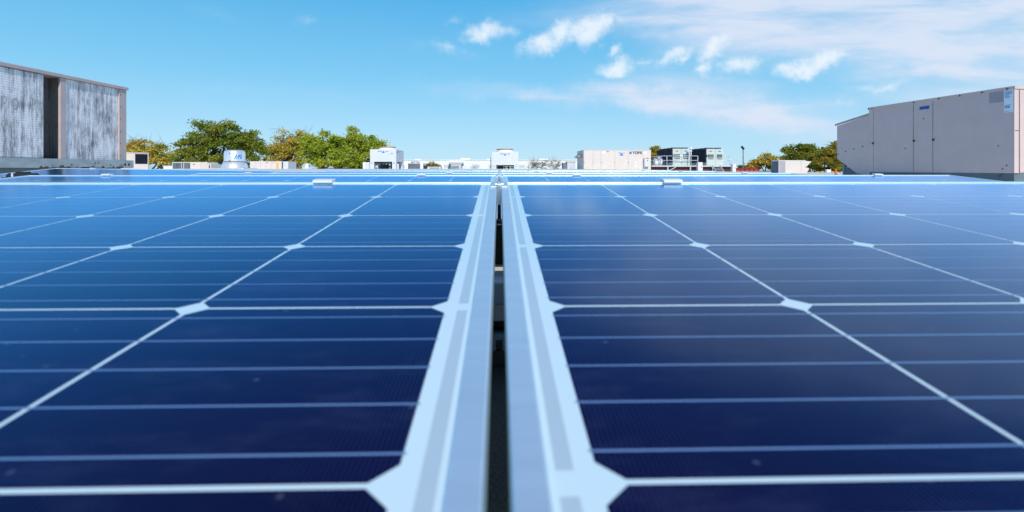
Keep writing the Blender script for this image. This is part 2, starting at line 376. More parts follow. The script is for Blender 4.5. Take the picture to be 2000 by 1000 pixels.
def coil_mat(name, lo, hi):
    """weathered condenser coil: fine fins, vertical whitish streaks of bent fins, a faint wire grid"""
    m, t, o = newmat(name)
    NN, LL = t.nodes.new, t.links.new
    p = NN('ShaderNodeBsdfPrincipled'); p.inputs['Roughness'].default_value = 0.5; p.inputs['Metallic'].default_value = 0.25
    tcn = NN('ShaderNodeTexCoord')
    def nz(scale, st, detail=8, rough=0.7):
        mp = NN('ShaderNodeMapping'); mp.inputs['Scale'].default_value = st; LL(tcn.outputs['Object'], mp.inputs['Vector'])
        n = NN('ShaderNodeTexNoise'); n.inputs['Scale'].default_value = scale; n.inputs['Detail'].default_value = detail; n.inputs['Roughness'].default_value = rough
        LL(mp.outputs[0], n.inputs['Vector']); return n.outputs['Fac']
    a = nz(15.0, (1, 2.0, 0.055), 9, 0.72)
    b = nz(1.8, (1, 1.2, 0.8), 7, 0.68)
    c = nz(60, (1, 1.5, 0.09), 4, 0.8)
    ad = NN('ShaderNodeMath'); ad.operation = 'MULTIPLY_ADD'; LL(a, ad.inputs[0]); ad.inputs[1].default_value = 0.60
    bm_ = NN('ShaderNodeMath'); bm_.operation = 'MULTIPLY'; LL(b, bm_.inputs[0]); bm_.inputs[1].default_value = 0.50
    LL(bm_.outputs[0], ad.inputs[2])
    ad2 = NN('ShaderNodeMath'); ad2.operation = 'MULTIPLY_ADD'; LL(c, ad2.inputs[0]); ad2.inputs[1].default_value = 0.50; LL(ad.outputs[0], ad2.inputs[2])
    r = NN('ShaderNodeValToRGB')
    r.color_ramp.elements[0].position = 0.65; r.color_ramp.elements[1].position = 0.86
    r.color_ramp.elements[0].color = tuple(lo) + (1,); r.color_ramp.elements[1].color = tuple(hi) + (1,)
    LL(ad2.outputs[0], r.inputs[0])
    # wire grid
    sx = NN('ShaderNodeSeparateXYZ'); LL(tcn.outputs['Object'], sx.inputs[0])
    def lines(sock, period, w):
        f1 = NN('ShaderNodeMath'); f1.operation = 'DIVIDE'; LL(sock, f1.inputs[0]); f1.inputs[1].default_value = period
        f2 = NN('ShaderNodeMath'); f2.operation = 'FRACT'; LL(f1.outputs[0], f2.inputs[0])
        f3 = NN('ShaderNodeMath'); f3.operation = 'LESS_THAN'; LL(f2.outputs[0], f3.inputs[0]); f3.inputs[1].default_value = w
        return f3.outputs[0]
    g1 = lines(sx.outputs[1], 0.055, 0.16); g2 = lines(sx.outputs[2], 0.045, 0.2)
    mxx = NN('ShaderNodeMath'); mxx.operation = 'MAXIMUM'; LL(g1, mxx.inputs[0]); LL(g2, mxx.inputs[1])
    gs = NN('ShaderNodeMath'); gs.operation = 'MULTIPLY'; LL(mxx.outputs[0], gs.inputs[0])
    gm = NN('ShaderNodeMapRange'); gm.inputs['From Min'].default_value = 0.35; gm.inputs['From Max'].default_value = 0.7; gm.inputs['To Max'].default_value = 0.45
    LL(b, gm.inputs['Value']); LL(gm.outputs[0], gs.inputs[1])
    mg = NN('ShaderNodeMixRGB'); LL(gs.outputs[0], mg.inputs[0]); LL(r.outputs[0], mg.inputs[1]); mg.inputs[2].default_value = tuple(x * 1.3 for x in lo) + (1,)
    LL(mg.outputs[0], p.inputs['Base Color'])
    bp = NN('ShaderNodeBump'); bp.inputs['Strength'].default_value = 0.5; bp.inputs['Distance'].default_value = 0.01
    LL(ad2.outputs[0], bp.inputs['Height']); LL(bp.outputs[0], p.inputs['Normal'])
    LL(p.outputs[0], o.inputs[0])
    return m
M['coil'] = coil_mat('weathered coil', (0.06, 0.066, 0.085), (0.86, 0.87, 0.90))
M['coil_dark'] = coil_mat('coil with painted shade', (0.08, 0.075, 0.072), (0.34, 0.31, 0.30))  # darker coil copy, the shade of the recessed bay painted into its colour
M['grille'] = coil_mat('fine grille', (0.05, 0.06, 0.075), (0.16, 0.18, 0.21))

def leaf_mat(name, cols):
    m, t, o = newmat(name)
    NN, LL = t.nodes.new, t.links.new
    ge = NN('ShaderNodeNewGeometry'); tcn = NN('ShaderNodeTexCoord')
    nz = NN('ShaderNodeTexNoise'); nz.inputs['Scale'].default_value = 0.45; nz.inputs['Detail'].default_value = 4
    LL(tcn.outputs['Object'], nz.inputs['Vector'])
    ma = NN('ShaderNodeMath'); ma.operation = 'MULTIPLY_ADD'; LL(ge.outputs['Random Per Island'], ma.inputs[0]); ma.inputs[1].default_value = 0.45
    mb_ = NN('ShaderNodeMapRange'); mb_.inputs['From Min'].default_value = 0.3; mb_.inputs['From Max'].default_value = 0.72; mb_.inputs['To Max'].default_value = 0.6
    LL(nz.outputs['Fac'], mb_.inputs['Value']); LL(mb_.outputs[0], ma.inputs[2])
    r = NN('ShaderNodeValToRGB')
    el = r.color_ramp.elements
    while len(el) < len(cols): el.new(0.5)
    for i, c in enumerate(cols):
        el[i].position = i / (len(cols) - 1); el[i].color = tuple(c) + (1,)
    LL(ma.outputs[0], r.inputs[0])
    d = NN('ShaderNodeBsdfDiffuse'); LL(r.outputs[0], d.inputs[0])
    tr = NN('ShaderNodeBsdfTranslucent'); LL(r.outputs[0], tr.inputs[0])
    mx = NN('ShaderNodeMixShader'); mx.inputs[0].default_value = 0.3; LL(d.outputs[0], mx.inputs[1]); LL(tr.outputs[0], mx.inputs[2])
    LL(mx.outputs[0], o.inputs[0])
    return m
M['leaf_green'] = leaf_mat('green leaves', [(0.11, 0.15, 0.025), (0.17, 0.22, 0.035), (0.25, 0.29, 0.04), (0.50, 0.36, 0.05)])
M['leaf_lime'] = leaf_mat('yellow green leaves', [(0.151, 0.227, 0.023), (0.284, 0.378, 0.038), (0.435, 0.491, 0.057), (0.567, 0.510, 0.057)])
M['leaf_gold'] = leaf_mat('golden leaves', [(0.26, 0.32, 0.05), (0.48, 0.45, 0.07), (0.66, 0.48, 0.09), (0.74, 0.38, 0.08)])
M['leaf_rust'] = leaf_mat('rust leaves', [(0.16, 0.20, 0.03), (0.27, 0.28, 0.04), (0.42, 0.31, 0.05), (0.55, 0.28, 0.05)])
M['leaf_deep'] = leaf_mat('deep green leaves', [(0.095, 0.139, 0.021), (0.160, 0.203, 0.030), (0.255, 0.255, 0.039), (0.383, 0.276, 0.043)])

# ------------------------------------------------------------------ ground and roof
g = MB().quad([(-3000, -3000, -6.2), (3000, -3000, -6.2), (3000, 3000, -6.2), (-3000, 3000, -6.2)]).build('ground', M['grassm'])
g['kind'] = 'structure'
# the flat roof: level under the array, rising gently on tapered insulation behind it
RY = [(-12, 0.0), (7.5, 0.0), (22, 0.325), (74, 0.33)]
RX = [(-70, 1.0), (3, 1.0), (9, .75), (15, .12), (18, 0.0), (70, 0.0)]     # the high side falls away to the right
def interp(tab, t):
    for (a, za), (b, zb) in zip(tab, tab[1:]):
        if t <= b: return za + (zb - za) * max(0, (t - a)) / (b - a)
    return tab[-1][1]
def roof_z(x, y): return interp(RY, y) * interp(RX, x)
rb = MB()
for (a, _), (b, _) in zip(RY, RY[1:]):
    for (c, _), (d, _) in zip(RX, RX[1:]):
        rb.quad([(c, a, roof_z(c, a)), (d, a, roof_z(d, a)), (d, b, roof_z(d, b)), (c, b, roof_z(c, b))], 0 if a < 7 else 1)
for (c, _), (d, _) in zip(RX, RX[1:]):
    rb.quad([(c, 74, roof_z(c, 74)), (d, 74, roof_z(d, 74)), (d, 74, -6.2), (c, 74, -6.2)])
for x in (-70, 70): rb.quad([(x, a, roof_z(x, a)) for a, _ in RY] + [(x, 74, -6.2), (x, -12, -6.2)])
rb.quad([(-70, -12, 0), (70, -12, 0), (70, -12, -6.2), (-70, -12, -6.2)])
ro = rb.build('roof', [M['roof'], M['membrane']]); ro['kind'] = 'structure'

# ------------------------------------------------------------------ solar panels
PITCH, TILT = 0.1585, math.atan(0.093)
PW = 12 * PITCH + 2 * 0.0275
Y0C = 0.0185                          # slope distance from the panel's near edge to the first cell edge
PD = 6 * PITCH * 1.0 + 2 * Y0C + 0.005
GX, GAP = -0.0006, 0.0088             # centre and width of the slot between the two columns
FW, LIP, FH = 0.0122, 0.0024, 0.040
CX0 = 0.0275

def make_panel():
    root = thing('solar_panel', '', 'solar panel', group='solar panels in rows across the roof')
    f = MB()
    # mitred frame with a lip above the glass and a deep outer wall
    o4 = [(0, 0), (PW, 0), (PW, PD), (0, PD)]
    i4 = [(FW, FW), (PW - FW, FW), (PW - FW, PD - FW), (FW, PD - FW)]
    for k in range(4):
        a, b = o4[k], o4[(k + 1) % 4]; c, d = i4[(k + 1) % 4], i4[k]
        vs = []
        for z in (LIP, -FH): vs += [(a[0], a[1], z), (b[0], b[1], z), (c[0], c[1], z), (d[0], d[1], z)]
        f.add(vs, [(0, 1, 2, 3), (7, 6, 5, 4), (0, 4, 5, 1), (2, 6, 7, 3)])
    f.build('frame', M['alu'], root, bevel=0.0011)
    bs = MB().box(FW - .0004, PW - FW + .0004, FW - .0004, PD - FW + .0004, -0.005, 0.0)
    bs.build('backsheet', M['sheet'], root)
    # 6 x 12 pseudo-square cells
    ce = MB(); ch, gp = 0.0088, 0.0012
    for i in range(12):
        for j in range(6):
            x0, x1 = CX0 + i * PITCH + gp, CX0 + (i + 1) * PITCH - gp
            y0, y1 = Y0C + j * PITCH + gp, Y0C + (j + 1) * PITCH - gp
            ce.quad([(x, y, 0.00006) for x, y in ((x0 + ch, y0), (x1 - ch, y0), (x1, y0 + ch), (x1, y1 - ch), (x1 - ch, y1), (x0 + ch, y1), (x0, y1 - ch), (x0, y0 + ch))])
    ce.build('solar_cells', M['cell'], root)
    bb = MB()
    for j in range(6):
        for k in range(5):
            y = Y0C + (j + (k + .5) / 5) * PITCH
            bb.quad([(CX0, y - .0006, .00010), (PW - CX0, y - .0006, .00010), (PW - CX0, y + .0006, .00010), (CX0, y + .0006, .00010)])
    bb.build('busbars', M['busbar'], root)
    # cross ribbons along both short ends; they join strings two by two
    for x, segs in ((0.0180, ((0, 1), (1, 3), (3, 5), (5, 6))), (PW - 0.0180, ((0, 2), (2, 4), (4, 6)))):
        for a, b in segs:
            r = MB().quad([(x - .0031, Y0C + a * PITCH + .006, .00006), (x + .0031, Y0C + a * PITCH + .006, .00006),
                           (x + .0031, Y0C + b * PITCH - .006, .00006), (x - .0031, Y0C + b * PITCH - .006, .00006)])
            r.build('ribbon', M['ribbon'], root)
    for x in (0.325, PW - 0.325):
        c = MB().prism([(PD - .020, LIP), (PD - .020, LIP + .003), (PD - .016, LIP + .0058), (PD + .003, LIP + .0058), (PD + .003, -.02), (PD + .001, -.02), (PD + .001, LIP)], x - .018, x + .018)
        c.build('clip', M['clipm'], root, bevel=0.0008)
    return root

ROWY0 = 0.1641 - PITCH * math.cos(TILT) - Y0C * math.cos(TILT)     # near edge of the first row
RZ0 = ZC - 0.1165 + 0.093 * ROWY0
ROWS = 5
PITCH_ROW = 1.20
RAISE = [0, 0, 0, .006, .013]
SIDE = {-1: 'left', 1: 'right'}
ORD = ['nearest', 'second', 'third', 'fourth', 'farthest']
proto = make_panel()
first = True
row_panels = []
for r in range(ROWS):
    for sd in (-1, 1):
        x = GX + GAP / 2 if sd == 1 else GX - GAP / 2 - PW
        loc = (x, ROWY0 + r * PITCH_ROW, RZ0 + RAISE[r])
        if r == 0:
            lab = ('big dark blue solar panel filling the left foreground, ribbons broken beside the second corner diamond' if sd < 0 else
                   'big dark blue solar panel filling the right foreground, mirroring the beige unit')
        else:
            lab = 'blue solar panel %s of the slot in the %s row from the camera' % (SIDE[sd], ORD[r])
        if first:
            p = proto; p.location = loc; p['label'] = lab; first = False
        else: p = dup(proto, lab, loc)
        p.rotation_euler = (TILT, 0, 0)
# one more panel out to the left stands a little higher and rolled
p = dup(proto, 'solar panel mirroring the grey coil unit, raised and tipped sideways at far left', (-3.90, ROWY0 + 3 * PITCH_ROW, RZ0 + 0.036))
p.rotation_euler = (TILT, R(0.72), 0)

# clamps and feet in the slot
def make_support():
    root = thing('racking_support', '', 'panel clamp', group='clamps in the slot between panels')
    t = 0.004
    m = MB()
    m.box(-.0033, .0033, -.020, .012, -.030, .006)            # channel body
    m.box(-.0085, .0085, .012, .030, .0003, .0060)             # clamp cap over both frames
    m.build('clamp', M['steel'], root, bevel=0.001)
    for y in (-.004, .006):
        for sx in (-1, 1):
            MB().box(min(sx * .003, sx * .0145), max(sx * .003, sx * .0145), y - .0015, y + .0015, .0004, .0020).build('wing', M['clipm'], root)
    b = MB(); b.lathe([(0, .0100), (.0035, .0100), (.0040, .0094), (.0040, .0060)], 6, (0, .021, 0), smooth=False); b.build('bolt', M['steel'], root)
    MB().tube([(0, 0.002, -.030), (0, 0.002, -.056)], .0030, 10).build('rod', M['blackp'], root)
    ur = MB(); ur.box(-.030, .030, -.012, .022, -.132, -.057); ur.box(-.055, -.031, -.012, .022, -.240, -.070); ur.box(.031, .055, -.012, .022, -.240, -.070)
    ur.build('upright', M['blackp'], root, bevel=.002)
    MB().tube([(-.02, -.0135, -.064), (.02, -.0135, -.064)], .0025, 8).build('cross_pin', M['steel'], root)
    ft = MB(); ft.box(-.06, .06, -.13, .13, -.262, -.240); ft.box(-.06, -.052, -.13, .13, -.240, -.222); ft.box(.052, .06, -.13, .13, -.240, -.222)
    ft.box(-.02, .02, -.02, .03, -.240, -.228)
    for k in range(5): ft.box(-.045 + k * .02, -.035 + k * .02, -.128, -.118, -.240, -.225)
    ft.build('foot', M['blackp'], root, bevel=.002)
    return root
sup = make_support()
for r in range(ROWS):
    yl = PD - .085
    loc = (GX, ROWY0 + r * PITCH_ROW + yl * math.cos(TILT), RZ0 + RAISE[r] + yl * math.sin(TILT) + LIP)
    lab = 'silver winged clamp on a black rod in the slot at the %s panel row' % ORD[r]
    if r == 0: s_ = sup; s_.location = loc; s_['label'] = lab
    else: s_ = dup(sup, lab, loc)
pv = thing('ballast_block', 'pale concrete ballast block lying in the aisle, seen down the panel slot', 'ballast block', (-.12, 1.13, 0.0))
MB().box(0, .30, 0, .21, -.003, .05).build('block', M['concrete'], pv, bevel=.006)
# black end clamp on the far left
b0 = pix(44, 346, 3.75)
eb = thing('end_bracket', 'black plastic end bracket on the panel edge below the grey coil unit', 'bracket', b0)
MB().prism([(-.05, 0), (.05, 0), (.05, .014), (.03, .030), (-.03, .030), (-.05, .014)], -.075, .085).build('body', M['blackp'], eb, bevel=.003)
MB().box(-.035, .045, -.02, .02, .030, .040).build('cap', M['blackp'], eb, bevel=.003)
MB().box(-.030, -.018, -.056, -.050, .003, .030).build('tab', M['clipm'], eb)
MB().box(-.10, .16, -.05, .05, -.20, 0).build('stand', M['blackp'], eb)

# ------------------------------------------------------------------ big beige unit on the right
def frame_from(a, b):
    """origin at a, local +x along a->b (horizontal)"""
    d = b - a
    return math.atan2(d.y, d.x), math.hypot(d.x, d.y)
ZN, ZF = 11.0, 14.85
a = pix(1981, 331, ZN); b = pix(1697, 331, ZF)
ang, LEN = frame_from(a, b)
base_z = roof_z(a.x, a.y)
ru = thing('rooftop_unit', 'large beige rooftop air handler with sloping hood and pale sticker, at the right edge', 'air handler', (a.x, a.y, 0), ang, 'rooftop units')
# local: +x runs away along the long side, -y is outward? the long side faces +y-left; body lies on the -y side
TOPZ = ZC + (331 - 170) / F * ZN
WID = 2.3
MB().box(0, LEN, -WID, 0, 0.22, TOPZ).build('body', M['beige'], ru, bevel=.012)
MB().box(.02, LEN - .02, -WID + .02, -.02, -0.05, 0.2195).build('curb', M['galv_dark'], ru)
tr = MB(); tr.box(-.03, LEN + .02, -.03, .018, TOPZ - .045, TOPZ + .025); tr.box(-.03, -.0, -WID, -.03, TOPZ - .045, TOPZ + .025); tr.build('top_trim', M['beige'], ru, bevel=.006)
MB().box(-.012, .0, -.10, .012, .22, TOPZ - .046).build('corner_post', M['beige'], ru, bevel=.004)
def s_at(px):
    """distance along the long side that shows at pixel column px"""
    k = (px - 1000) / F
    ca, sa = math.cos(-YAW), math.sin(-YAW)
    # world dir of ray
    dx, dy = k * math.cos(YAW) + math.sin(YAW), math.cos(YAW) - k * math.sin(YAW)
    ex, ey = math.cos(ang), math.sin(ang)
    # a + s e = t d
    det = ex * (-dy) - ey * (-dx)
    s = ((-a.x) * (-dy) - (-a.y) * (-dx)) / det
    t = ((a.x + s * ex) * dx + (a.y + s * ey) * dy) / (dx * dx + dy * dy)
    return s, t
def z_at(px, py):
    s, t = s_at(px); return ZC - (py - HZ) / F * t
for px in (1784, 1822, 1706):
    s, _ = s_at(px); w = .010 if px != 1706 else .005
    MB().box(s - w / 2, s + w / 2, .0002, .003, .24, TOPZ - .05).build('panel_seam', M['seam'], ru)
for sz in (0.62,):
    pass
s0, _ = s_at(1815); s1, _ = s_at(1796)
MB().box(s0, s1, .0005, .004, z_at(1805, 213.5), z_at(1805, 207.5)).build('blue_label', M['blue'], ru)
MB().box(s0 + .04, s1 - .22, .0005, .004, z_at(1810, 216.0), z_at(1810, 214.8)).build('small_print', M['ink'], ru)
s0, _ = s_at(1979.5); s1, _ = s_at(1961.5)
zt, zb = z_at(1970, 173), z_at(1970, 219)
st = MB().box(s0, s1, .0005, .004, zb, zt).build('sticker', M['sticker'], ru)
pr_ = MB(); w = s1 - s0
for k, (l, fr) in enumerate(((.35, .06), (.85, .12), (.75, .16), (.8, .20), (.75, .24), (.45, .29), (.6, .335), (.5, .38), (.7, .70), (.5, .95))):
    zz = zt - (zt - zb) * fr
    pr_.box(s1 - w * (.08 + l), s1 - w * .08, .0041, .0052, zz - .007, zz + .007)
for kx in (.22, .5):
    pr_.add([(s1 - w * kx + .028 * math.cos(q), .0052, zt - (zt - zb) * .78 + .028 * math.sin(q)) for q in [i * math.pi / 6 for i in range(12)]], [tuple(range(12))])
pr_.build('small_print', M['print'], st)
s0, _ = s_at(1960); s1, _ = s_at(1932)
MB().box(s0, s1, .0005, .003, z_at(1946, 200.5), z_at(1946, 177)).build('faded_patch', M['patch'], ru)
for px in (1697.5, 1704.5, 1786, 1835, 1876, 1920, 1969):
    s, t = s_at(px); MB().box(s - .016, s + .016, .0182, .032, TOPZ - .035, TOPZ - .006).build('bolt', M['rust'], ru)
for px, py in ((1804, 232), (1768, 290), (1950, 285), (1966, 323), (1958, 330), (1952, 344), (1956, 341)):
    s, t = s_at(px); z = z_at(px, py); MB().box(s - .014, s + .014, .0002, .006, z - .012, z + .012).build('bolt', M['rust'], ru)
for px, py in ((1705, 280), (1785, 275), (1823, 273)):
    s, t = s_at(px); z = z_at(px, py); MB().box(s - .03, s + .02, .0032, .02, z - .025, z + .025).build('latch', M['rust'], ru)
fs = MB(); fs.box(-.0185, -.0125, -.115, -.103, .22, TOPZ - .05); fs.box(-.0185, -.0125, -.115, .0, (TOPZ + .2) / 2 - .006, (TOPZ + .2) / 2 + .006); fs.build('front_seam', M['seam'], ru)
MB().box(-.012, 0, -WID + .02, -.116, .24, TOPZ - .05).build('front_door', M['beige'], ru, bevel=.006)
# intake hood on the far end
he, _ = s_at(1633)
hood = MB()
poly = [(LEN + .003, z_at(1697, 224)), (he, z_at(1633, 246)), (he, z_at(1633, 310)), (s_at(1671)[0], z_at(1671, 338)), (LEN + .003, z_at(1671, 338) - .1)]
# prism sweeps (y,z) along x; here the profile lies in local x,z and is swept along local y
n = len(poly)
vs = [(x, -.03, z) for x, z in poly] + [(x, -WID + .1, z) for x, z in poly]
hood.add(vs, [tuple(range(n)), tuple(range(2 * n - 1, n - 1, -1))] + [((i + 1) % n, i, n + i, n + (i + 1) % n) for i in range(n)])
ho = hood.build('hood', M['beige'], ru, bevel=.006)
ed = MB(); ed.bar((LEN, -.02, z_at(1697, 222.5)), (he + .06, -.02, z_at(1632, 244)), .035, .05); ed.build('hood_edge', M['beige_dark'], ho)
scr = MB()
for px, py in ((1635, 301), (1650, 296), (1666, 291), (1683, 286)):
    s, t = s_at(px); z = z_at(px, py); scr.box(s - .016, s + .016, -.0298, -.022, z - .016, z + .016)
scr.build('screw', M['dark'], ho)

# ------------------------------------------------------------------ grey coil unit on the left
la = pix(-160, 331, 7.95); lb = pix(247, 331, 12.05)
lang, LLEN = frame_from(la, lb)
lu = thing('coil_unit', 'tall condenser unit with battered grey coil faces and pinkish posts at the left edge', 'condenser unit', (la.x, la.y, 0), lang, 'rooftop units')
# local +x runs away, visible face is at y=0 with outward -y; body on +y
def ls_at(px):
    k = (px - 1000) / F
    dx, dy = k * math.cos(YAW) + math.sin(YAW), math.cos(YAW) - k * math.sin(YAW)
    ex, ey = math.cos(lang), math.sin(lang)
    det = ex * (-dy) - ey * (-dx)
    s = ((-la.x) * (-dy) - (-la.y) * (-dx)) / det
    return s
LT = ZC + (331 - 171.5) / F * 12.05
LB = ZC + .215
LWID = 2.2
c1, c2, c3, c4 = ls_at(87), ls_at(118), ls_at(129), ls_at(233)
MB().box(.0, LLEN, .42, LWID, LB, LT - .06).build('body', M['beige_dark'], lu)
MB().box(.1, c1, .012, .419, LB + .003, LT - .064).build('coil', M['coil'], lu, bevel=.02)
MB().box(c1 + .002, c3 - .003, .34, .419, LB + .004, LT - .065).build('inner_coil', M['coil_dark'], lu)
MB().box(c3 - .002, c3 - .0002, .0505, .419, LB + .004, LT - .065).build('inner_panel', M['coil_dark'], lu)
scf = MB()
for sx, sz, rr in ((ls_at(31), LB + 1.0, .085), (ls_at(9), LB + 1.05, .06), (ls_at(8), LB + .62, .05)):
    nq = 20
    for e in range(nq):
        t0, t1 = 2 * math.pi * e / nq, 2 * math.pi * (e + 1) / nq
        scf.quad([(sx + rr * .8 * math.cos(t0), .0108, sz + rr * 1.25 * math.sin(t0)), (sx + rr * .8 * math.cos(t1), .0108, sz + rr * 1.25 * math.sin(t1)),
                  (sx + rr * .55 * math.cos(t1), .0108, sz + rr * .95 * math.sin(t1)), (sx + rr * .55 * math.cos(t0), .0108, sz + rr * .95 * math.sin(t0))])
scf.build('scuff', M['patch'], lu)
MB().box(c3, c4, .035, .419, LB + .003, LT - .064).build('coil', M['coil'], lu)
MB().box(c2, c3 - .001, 0, .05, LB + .002, LT - .063).build('post', M['postm'], lu, bevel=.006)
MB().box(c4 + .001, LLEN, 0, LWID - .05, LB + .002, LT - .063).build('post', M['postm'], lu, bevel=.006)
MB().box(-.1, .099, 0, .33, LB + .002, LT - .063).build('post', M['postm'], lu, bevel=.006)
cap = MB(); cap.box(-.1, c2 + .03, -.03, LWID + .02, LT - .06, LT + .01); cap.box(c2 + .034, LLEN + .03, -.03, LWID + .02, LT - .06, LT + .006); cap.build('top_cap', M['postm'], lu, bevel=.006)
sc_ = MB()
for k in range(6): z = LB + .1 + k * (LT - LB - .3) / 5; sc_.box(c4 + .02, c4 + .04, -.006, -.0002, z, z + .02)
sc_.build('screws', M['rust'], lu)
rl = MB().box(-.2, LLEN + .10, -.10, LWID + .1, LB - .185, LB - .001).build('base_rail', M['galv'], lu, bevel=.008)
rnd = random.Random(3)
for k in range(26):
    s = c1 - .2 + rnd.random() * (LLEN - c1 + .0); h = .012 + .05 * rnd.random() ** 3; w = .02 + .10 * rnd.random(); y_ = -.1006 - k * .00005
    MB().quad([(s - w, y_, LB - .1845), (s + w, y_, LB - .1845), (s + w * .3, y_, LB - .185 + h), (s - w * .2, y_, LB - .185 + h * .8)]).build('rust_stain', M['rust'], rl)
for k in range(14):
    s = c1 + rnd.random() * (LLEN - c1); z = LB - .18 + .16 * rnd.random(); w = .006 + .012 * rnd.random(); y_ = -.1025 - k * .00005
    MB().quad([(s - w, y_, z), (s + w, y_, z), (s + w, y_, z + w * 1.5), (s - w, y_, z + w * 1.5)]).build('rust_stain', M['rust'], rl)
hl = MB()
for s in (LLEN - .16, LLEN - .05): hl.add([(s + .026 * math.cos(q), -.1015, LB - .10 + .036 * math.sin(q)) for q in [i * math.pi / 8 for i in range(16)]], [tuple(range(16))])
hl.build('lifting_holes', M['dark'], rl)
MB().box(0, LLEN - .1, .05, LWID - .1, -.05, LB - .186).build('curb', M['galv_dark'], lu)

# ------------------------------------------------------------------ small boxes: a shared builder
def boxunit(name, label, cat, x0, x1, ytop, d, depth, mat, rz=0.0, group='rooftop units', ybase=None):
    """returns (root, width, height): front face spans photo columns x0..x1 at depth d; local x along the front, y away, z up"""
    A, B = pix(x0, ytop, d), pix(x1, ytop, d)
    zb = roof_z(A.x, A.y) if ybase is None else pix(x0, ybase, d).z
    root = thing(name, label, cat, (A.x, A.y, zb), rz, group)
    w = (B - A).length; h = A.z - zb
    return root, w, h, d / F

# beige box with a dark louvre beside the left unit
u_, w, h, k = boxunit('louvre_box', 'small beige box with a dark louvre, just right of the coil unit', 'air unit', 262, 290, 299, 20, 1.0, None, rz=R(37))
w *= .82
MB().box(-.45, w, 0, 1.1, 0, h).build('body', M['beige_far'], u_, bevel=.01)
MB().box(-.47, w + .02, -.02, 1.12, h, h + .025).build('lid', M['beige_far'], u_, bevel=.005)
lv = MB(); lv.box(.03, w - .03, -.006, -.001, h - 21 * k, h - 1.5 * k)
for q in range(9): z = h - 20.5 * k + q * 2.1 * k; lv.box(.04, w - .04, -.022, -.007, z, z + .012)
lv.build('louvre', M['navy'], u_)
MB().add([(-.36, -.002, h - 4 * k), (-.22, -.002, h - 4 * k), (-.29, -.002, h - 6.3 * k)], [(0, 1, 2)]).build('blue_mark', M['blue'], u_)

# long low condenser with two grilles under the green tree
u_, w, h, k = boxunit('condenser_unit', 'long low beige condenser with two grey grilles, before the green tree', 'condenser unit', 336, 404, 316.5, 34, 1.4, None)
MB().box(0, w, 0, 1.3, 0, h).build('body', M['beige_far'], u_, bevel=.01)
for q0, q1 in ((1.5, 18), (23, 35)): MB().box(q0 * k, q1 * k, -.012, -.001, .03, h - .05).build('grille', M['grille'], u_)
MB().box(19.5 * k, 21.5 * k, -.012, -.001, .03, h - .04).build('dark_slot', M['dark'], u_)
hd = MB()
hd.add([(54 * k, -.001, h), (w + 12 * k, -.3, h - 4 * k), (w + 12 * k, -.3, 0), (54 * k, -.001, 0)], [(0, 3, 2, 1)])
hd.add([(54 * k, -.001, h), (w + 12 * k, -.3, h - 4 * k), (w + 12 * k, .9, h - 4 * k), (54 * k, 1.2, h)], [(0, 1, 2, 3)])
hd.add([(w + 12 * k, -.3, h - 4 * k), (w + 12 * k, .9, h - 4 * k), (w + 12 * k, .9, 0), (w + 12 * k, -.3, 0)], [(0, 1, 2, 3)])
hd.build('hood', M['beige_far'], u_)
MB().quad([((58.5 + 16) * k, -.235, .06), ((61.5 + 16) * k, -.285, .06), ((61.5 + 16) * k, -.285, h - 6 * k), ((58.5 + 16) * k, -.235, h - 6 * k)]).build('dark_slot', M['dark'], u_)
MB().box(40.5 * k, 43.5 * k, -.006, -.001, h - 5.5 * k, h - 3.5 * k).build('blue_mark', M['blue'], u_)
# low pale box left of it
u_, w, h, k = boxunit('low_box', 'low flat white roof box between the louvre box and the condenser', 'roof box', 319, 336, 323.5, 38, 1, None)
MB().box(0, w, 0, 1.2, 0, h - .04).build('body', M['white'], u_, bevel=.01)
MB().box(-.04, w + .04, -.04, 1.24, h - .04, h).build('lid', M['white'], u_, bevel=.01)

# upblast exhaust fan
fc = pix(458.5, 331, 24.0); kf = 24.0 / F
fan = thing('exhaust_fan', 'large spun aluminium exhaust fan with blue lettering before the green tree', 'exhaust fan', (fc.x, fc.y, roof_z(fc.x, fc.y) - .02), 0, 'exhaust fans')
zt = pix(0, 293, 24.0).z - roof_z(fc.x, fc.y) + .02
r1 = 18.8 * kf
MB().lathe([(0, zt), (r1 * .55, zt), (r1 * .80, zt - .7 * kf), (r1 * .93, zt - 2.2 * kf), (r1 * .985, zt - 4.5 * kf), (r1 * .985, zt - 6.4 * kf), (r1, zt - 6.8 * kf), (r1, zt - 19 * kf), (r1 * 1.015, zt - 21 * kf), (r1 * 1.015, zt - 22.5 * kf), (r1 * .9, zt - 22.6 * kf)], 64).build('cap', M['spun'], fan)
MB().lathe([(r1 * .93, zt - 21 * kf), (r1 * .93, zt - 24.5 * kf)], 48).build('dark_gap', M['dark'], fan)
r2 = 24.0 * kf
MB().lathe([(r1 * .9, zt - 23.6 * kf), (r1 * .99, zt - 23.9 * kf), (r1 * 1.10, zt - 25.5 * kf), (r2 * .95, zt - 29.5 * kf), (r2, zt - 34 * kf), (r2 * 1.02, zt - 35 * kf), (r2 * .9, zt - 35.5 * kf)], 64).build('skirt', M['spun'], fan)
MB().box(-r2 * 1.25, r2 * 1.25, -r2 * 1.2, r2 * 1.2, -.04, zt - 35.4 * kf).build('curb', M['spun'], fan, bevel=.02)
mk = MB()
def on_cyl(dx, dz, w, hh):
    """small patch on the cap's front"""
    pts = []
    for (aa, bb_) in ((dx, dz), (dx + w, dz), (dx + w, dz + hh), (dx, dz + hh)):
        x = max(-.985 * r1, min(.985 * r1, aa * kf)); pts.append((x, -math.sqrt((r1 * 1.004) ** 2 - x * x), zt - 6.8 * kf - bb_ * kf))
    return pts
